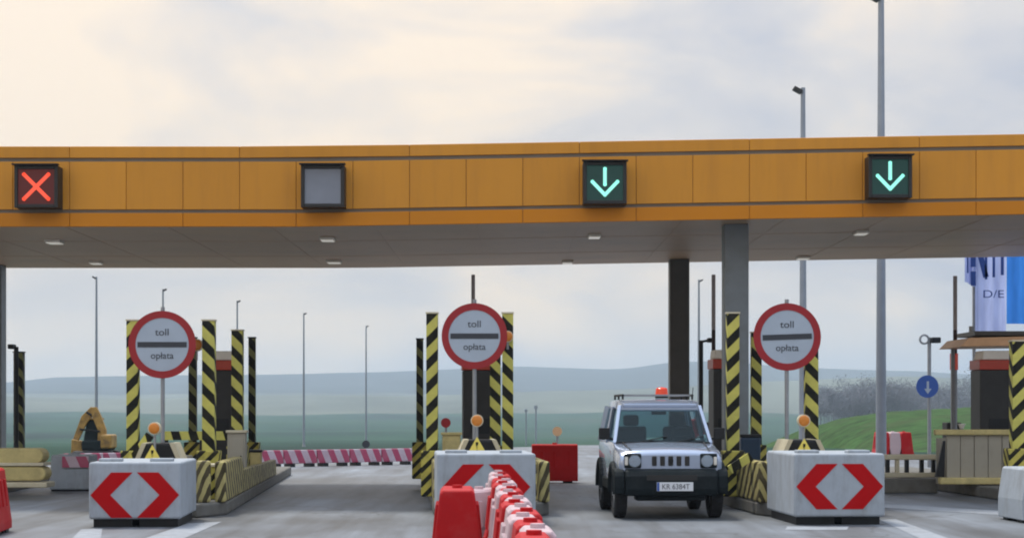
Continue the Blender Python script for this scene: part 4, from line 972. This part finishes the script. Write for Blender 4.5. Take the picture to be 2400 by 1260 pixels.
# wheels
def wheel(x, y, s):
    bm = nb(); rad, wd = 0.335, 0.19
    pr_ = [(wd / 2 - 0.03, rad - 0.12), (wd / 2, rad - 0.06), (wd / 2 - 0.01, rad - 0.015), (wd / 2 - 0.03, rad), (-wd / 2 + 0.03, rad), (-wd / 2 + 0.01, rad - 0.015), (-wd / 2, rad - 0.06), (-wd / 2 + 0.03, rad - 0.12)]
    n = 36; rows_ = []
    for (xx, rr_) in pr_: rows_.append([bm.verts.new((xx, rr_ * math.cos(2 * math.pi * i / n), rr_ * math.sin(2 * math.pi * i / n))) for i in range(n)])
    for A, B in zip(rows_, rows_[1:] + rows_[:1]):
        for i in range(n): j = (i + 1) % n; bm.faces.new((A[i], A[j], B[j], B[i]))
    for i in range(n):
        a = 2 * math.pi * i / n
        for sx in (-1, 1): box(bm, (sx * 0.04, (rad + 0.002) * math.cos(a), (rad + 0.002) * math.sin(a)), (0.06, 0.03, 0.012), rot=Matrix.Rotation(a - math.pi / 2, 3, 'X'))
    wh = bpy.data.objects.new('wheel', None); col.objects.link(wh); wh.parent = car; wh.location = (x, y, rad + 0.006)
    fin('tyre', bm, 'rubber', wh, smooth=True)
    bm = nb(); tube(bm, (-0.05, 0, 0), (s * 0.06, 0, 0), rad - 0.115, n=28)
    for k in range(5):
        a = 2 * math.pi * k / 5; box(bm, (s * 0.07, 0.12 * math.cos(a), 0.12 * math.sin(a)), (0.03, 0.05, 0.16), rot=Matrix.Rotation(a - math.pi / 2, 3, 'X'))
    fin('rim', bm, 'rim', wh)
for y in (0.58, 2.83):
    for s in (-1, 1):
        wheel(s * 0.695, y, s)
        bm = nb()      # flare around the arch
        n = 14
        for i in range(n):
            a0_, a1_ = math.pi * (i / n) , math.pi * ((i + 1) / n)
            p0 = (s * 0.785, y + 0.43 * math.cos(a0_), 0.36 + 0.42 * math.sin(a0_)); p1 = (s * 0.785, y + 0.43 * math.cos(a1_), 0.36 + 0.42 * math.sin(a1_))
            tube(bm, p0, p1, 0.045, n=8)
        fin('wheel_arch', bm, 'cladding', car)
for s in (-1, 1):
    bm = nb(); box(bm, (s * 0.77, 1.7, 0.46), (0.05, 1.4, 0.16)); fin('side_sill', bm, 'cladding', car, bevel=0.02)
bm = nb(); box(bm, (0, 1.7, 0.42), (1.2, 3.0, 0.12)); fin('underbody', bm, 'boxblack', car)
for s in (-1, 1):
    bm = nb(); box(bm, (s * 0.86, 1.22, 1.21), (0.16, 0.09, 0.17)); tube(bm, (s * 0.72, 1.26, 1.12), (s * 0.84, 1.24, 1.17), 0.022, n=8); mi = fin('door_mirror', bm, 'black', car, bevel=0.025)
    bm = nb(); tube(bm, (s * 0.53, 1.75, 1.785), (s * 0.53, 3.1, 1.785), 0.018, n=8)
    for yy in (1.78, 2.45, 3.08): tube(bm, (s * 0.53, yy, 1.72), (s * 0.53, yy, 1.785), 0.016, n=8)
    fin('roof_rail', bm, 'black', car)
for yy in (1.9, 2.75):
    bm = nb(); box(bm, (0, yy, 1.785), (1.06, 0.05, 0.028)); fin('roof_bar', bm, 'galv', car)
bm = nb(); tube(bm, (0.10, 2.1, 1.74), (0.10, 2.1, 1.80), 0.10, n=20); bc = fin('beacon_base', bm, 'black', car)
bm = nb(); tube(bm, (0.10, 2.1, 1.80), (0.10, 2.1, 1.88), 0.098, 0.09, n=24); sphere(bm, (0.10, 2.1, 1.88), 0.09, 1, 1, 0.35); fin('beacon_lens', bm, 'redlens', bc, smooth=True)
bm = nb(); tube(bm, (0.50, 1.62, 1.66), (0.54, 1.75, 1.90), 0.006, n=6); fin('aerial', bm, 'black', car)

# ------------------------------------------------------------------ embankment
bm = nb(); nx, ny = 90, 26; rows = []
crest = [(1880, 1075), (1925, 1058), (1960, 1022), (2010, 995), (2070, 978), (2130, 968), (2220, 962), (2300, 958), (2400, 954), (3200, 948)]
for j in range(ny + 1):
    v = j / ny; y = 80 + 75 * v; row = []
    for i in range(nx + 1):
        pxx = 1860 + 1300 * i / nx; x = X(pxx, 112) + (v - 0.5) * 3.0
        zc = Z(lerp(crest, pxx), 112); base = hz(x, y) - 0.15
        t_ = math.sin(math.pi * v) ** 0.8
        z = base + max(0, zc - base) * t_ + 0.08 * math.sin(x * 1.3 + y) * t_
        row.append(bm.verts.new((x, y, z)))
    rows.append(row)
for A, B in zip(rows, rows[1:]):
    for i in range(nx): bm.faces.new((A[i], A[i + 1], B[i + 1], B[i]))
o = fin('grass_bank', bm, 'mound', smooth=True); o['kind'] = 'structure'

# ------------------------------------------------------------------ trees and woods
def leafclump(bm, c, r, n, size, flat=0.8):
    for _ in range(n):
        v = Vector((random.gauss(0, 1), random.gauss(0, 1), random.gauss(0, 1) * flat)); v = v.normalized() * r * random.random() ** 0.45
        a = Vector((random.uniform(-1, 1), random.uniform(-1, 1), random.uniform(-1, 1))).normalized() * size * random.uniform(0.5, 1.2)
        b = a.orthogonal().normalized() * size * random.uniform(0.3, 0.8); p0 = Vector(c) + v
        bm.faces.new([bm.verts.new(p0 + a), bm.verts.new(p0 + b), bm.verts.new(p0 - a), bm.verts.new(p0 - b)])
def tree(px, d, h, wd, label, m, name='tree', grp=None, dens=3200):
    x = X(px, d); r = thing(name, label, 'tree', (x, d, hz(x, d)), 0, grp)
    bm = nb(); tube(bm, (0, 0, -0.3), (0, 0, h * 0.5), h * 0.03, h * 0.015, n=8)
    for k in range(7):
        a = random.uniform(0, 6.28); e_ = Vector((math.cos(a) * wd * 0.35, math.sin(a) * wd * 0.35, h * random.uniform(0.55, 0.9))); tube(bm, (0, 0, h * random.uniform(0.2, 0.45)), e_, h * 0.012, h * 0.004, n=6)
    fin('trunk', bm, 'bark', r)
    bm = nb()
    for k in range(9):
        c = (random.gauss(0, wd * 0.20), random.gauss(0, wd * 0.20), h * random.uniform(0.22, 0.80)); leafclump(bm, c, wd * 0.26, dens // 9, wd * 0.035)
    fin('crown', bm, m, r)
bm = nb()   # hazy bare wood on the slope at the right: one mass
for k in range(260):
    d = random.uniform(700, 1200); px = random.gauss(2095, 95) if k % 3 else random.uniform(1930, 2420)
    x = X(px, d); h = random.uniform(8, 15); zg = hz(x, d)
    lift = Z(random.uniform(920, 975), d) - 0
    zg = max(zg, lift - h * 0.5)
    tube(bm, (x, d, hz(x, d) - 0.5), (x, d, zg + h * 0.7), 0.25, 0.08, n=5, caps=False)
    for q_ in range(3): leafclump(bm, (x + random.gauss(0, 1.5), d, zg + h * random.uniform(0.35, 0.85)), h * 0.38, 240, 0.36)
o = fin('wood', bm, 'twig'); o['kind'] = 'stuff'; o['label'] = 'hazy bare woodland on the slope at the right'; o['category'] = 'woodland'

# ------------------------------------------------------------------ haze
bm = nb(); box(bm, (0, 2560, 45), (7600, 5360, 170)); me = bpy.data.meshes.new('haze'); bm.to_mesh(me); bm.free()
hzo = bpy.data.objects.new('haze', me); col.objects.link(hzo); hzo['kind'] = 'stuff'; hzo['label'] = 'pale blue haze over the valley'; hzo['category'] = 'haze'
hm = bpy.data.materials.new('haze_air'); hm.use_nodes = True; t = hm.node_tree; t.nodes.clear()
ho = t.nodes.new('ShaderNodeOutputMaterial'); pv = t.nodes.new('ShaderNodeVolumePrincipled'); pv.inputs['Density'].default_value = 0.00025; pv.inputs['Color'].default_value = (0.64, 0.77, 0.90, 1); pv.inputs['Anisotropy'].default_value = 0.0
t.links.new(pv.outputs[0], ho.inputs['Volume']); me.materials.append(hm)
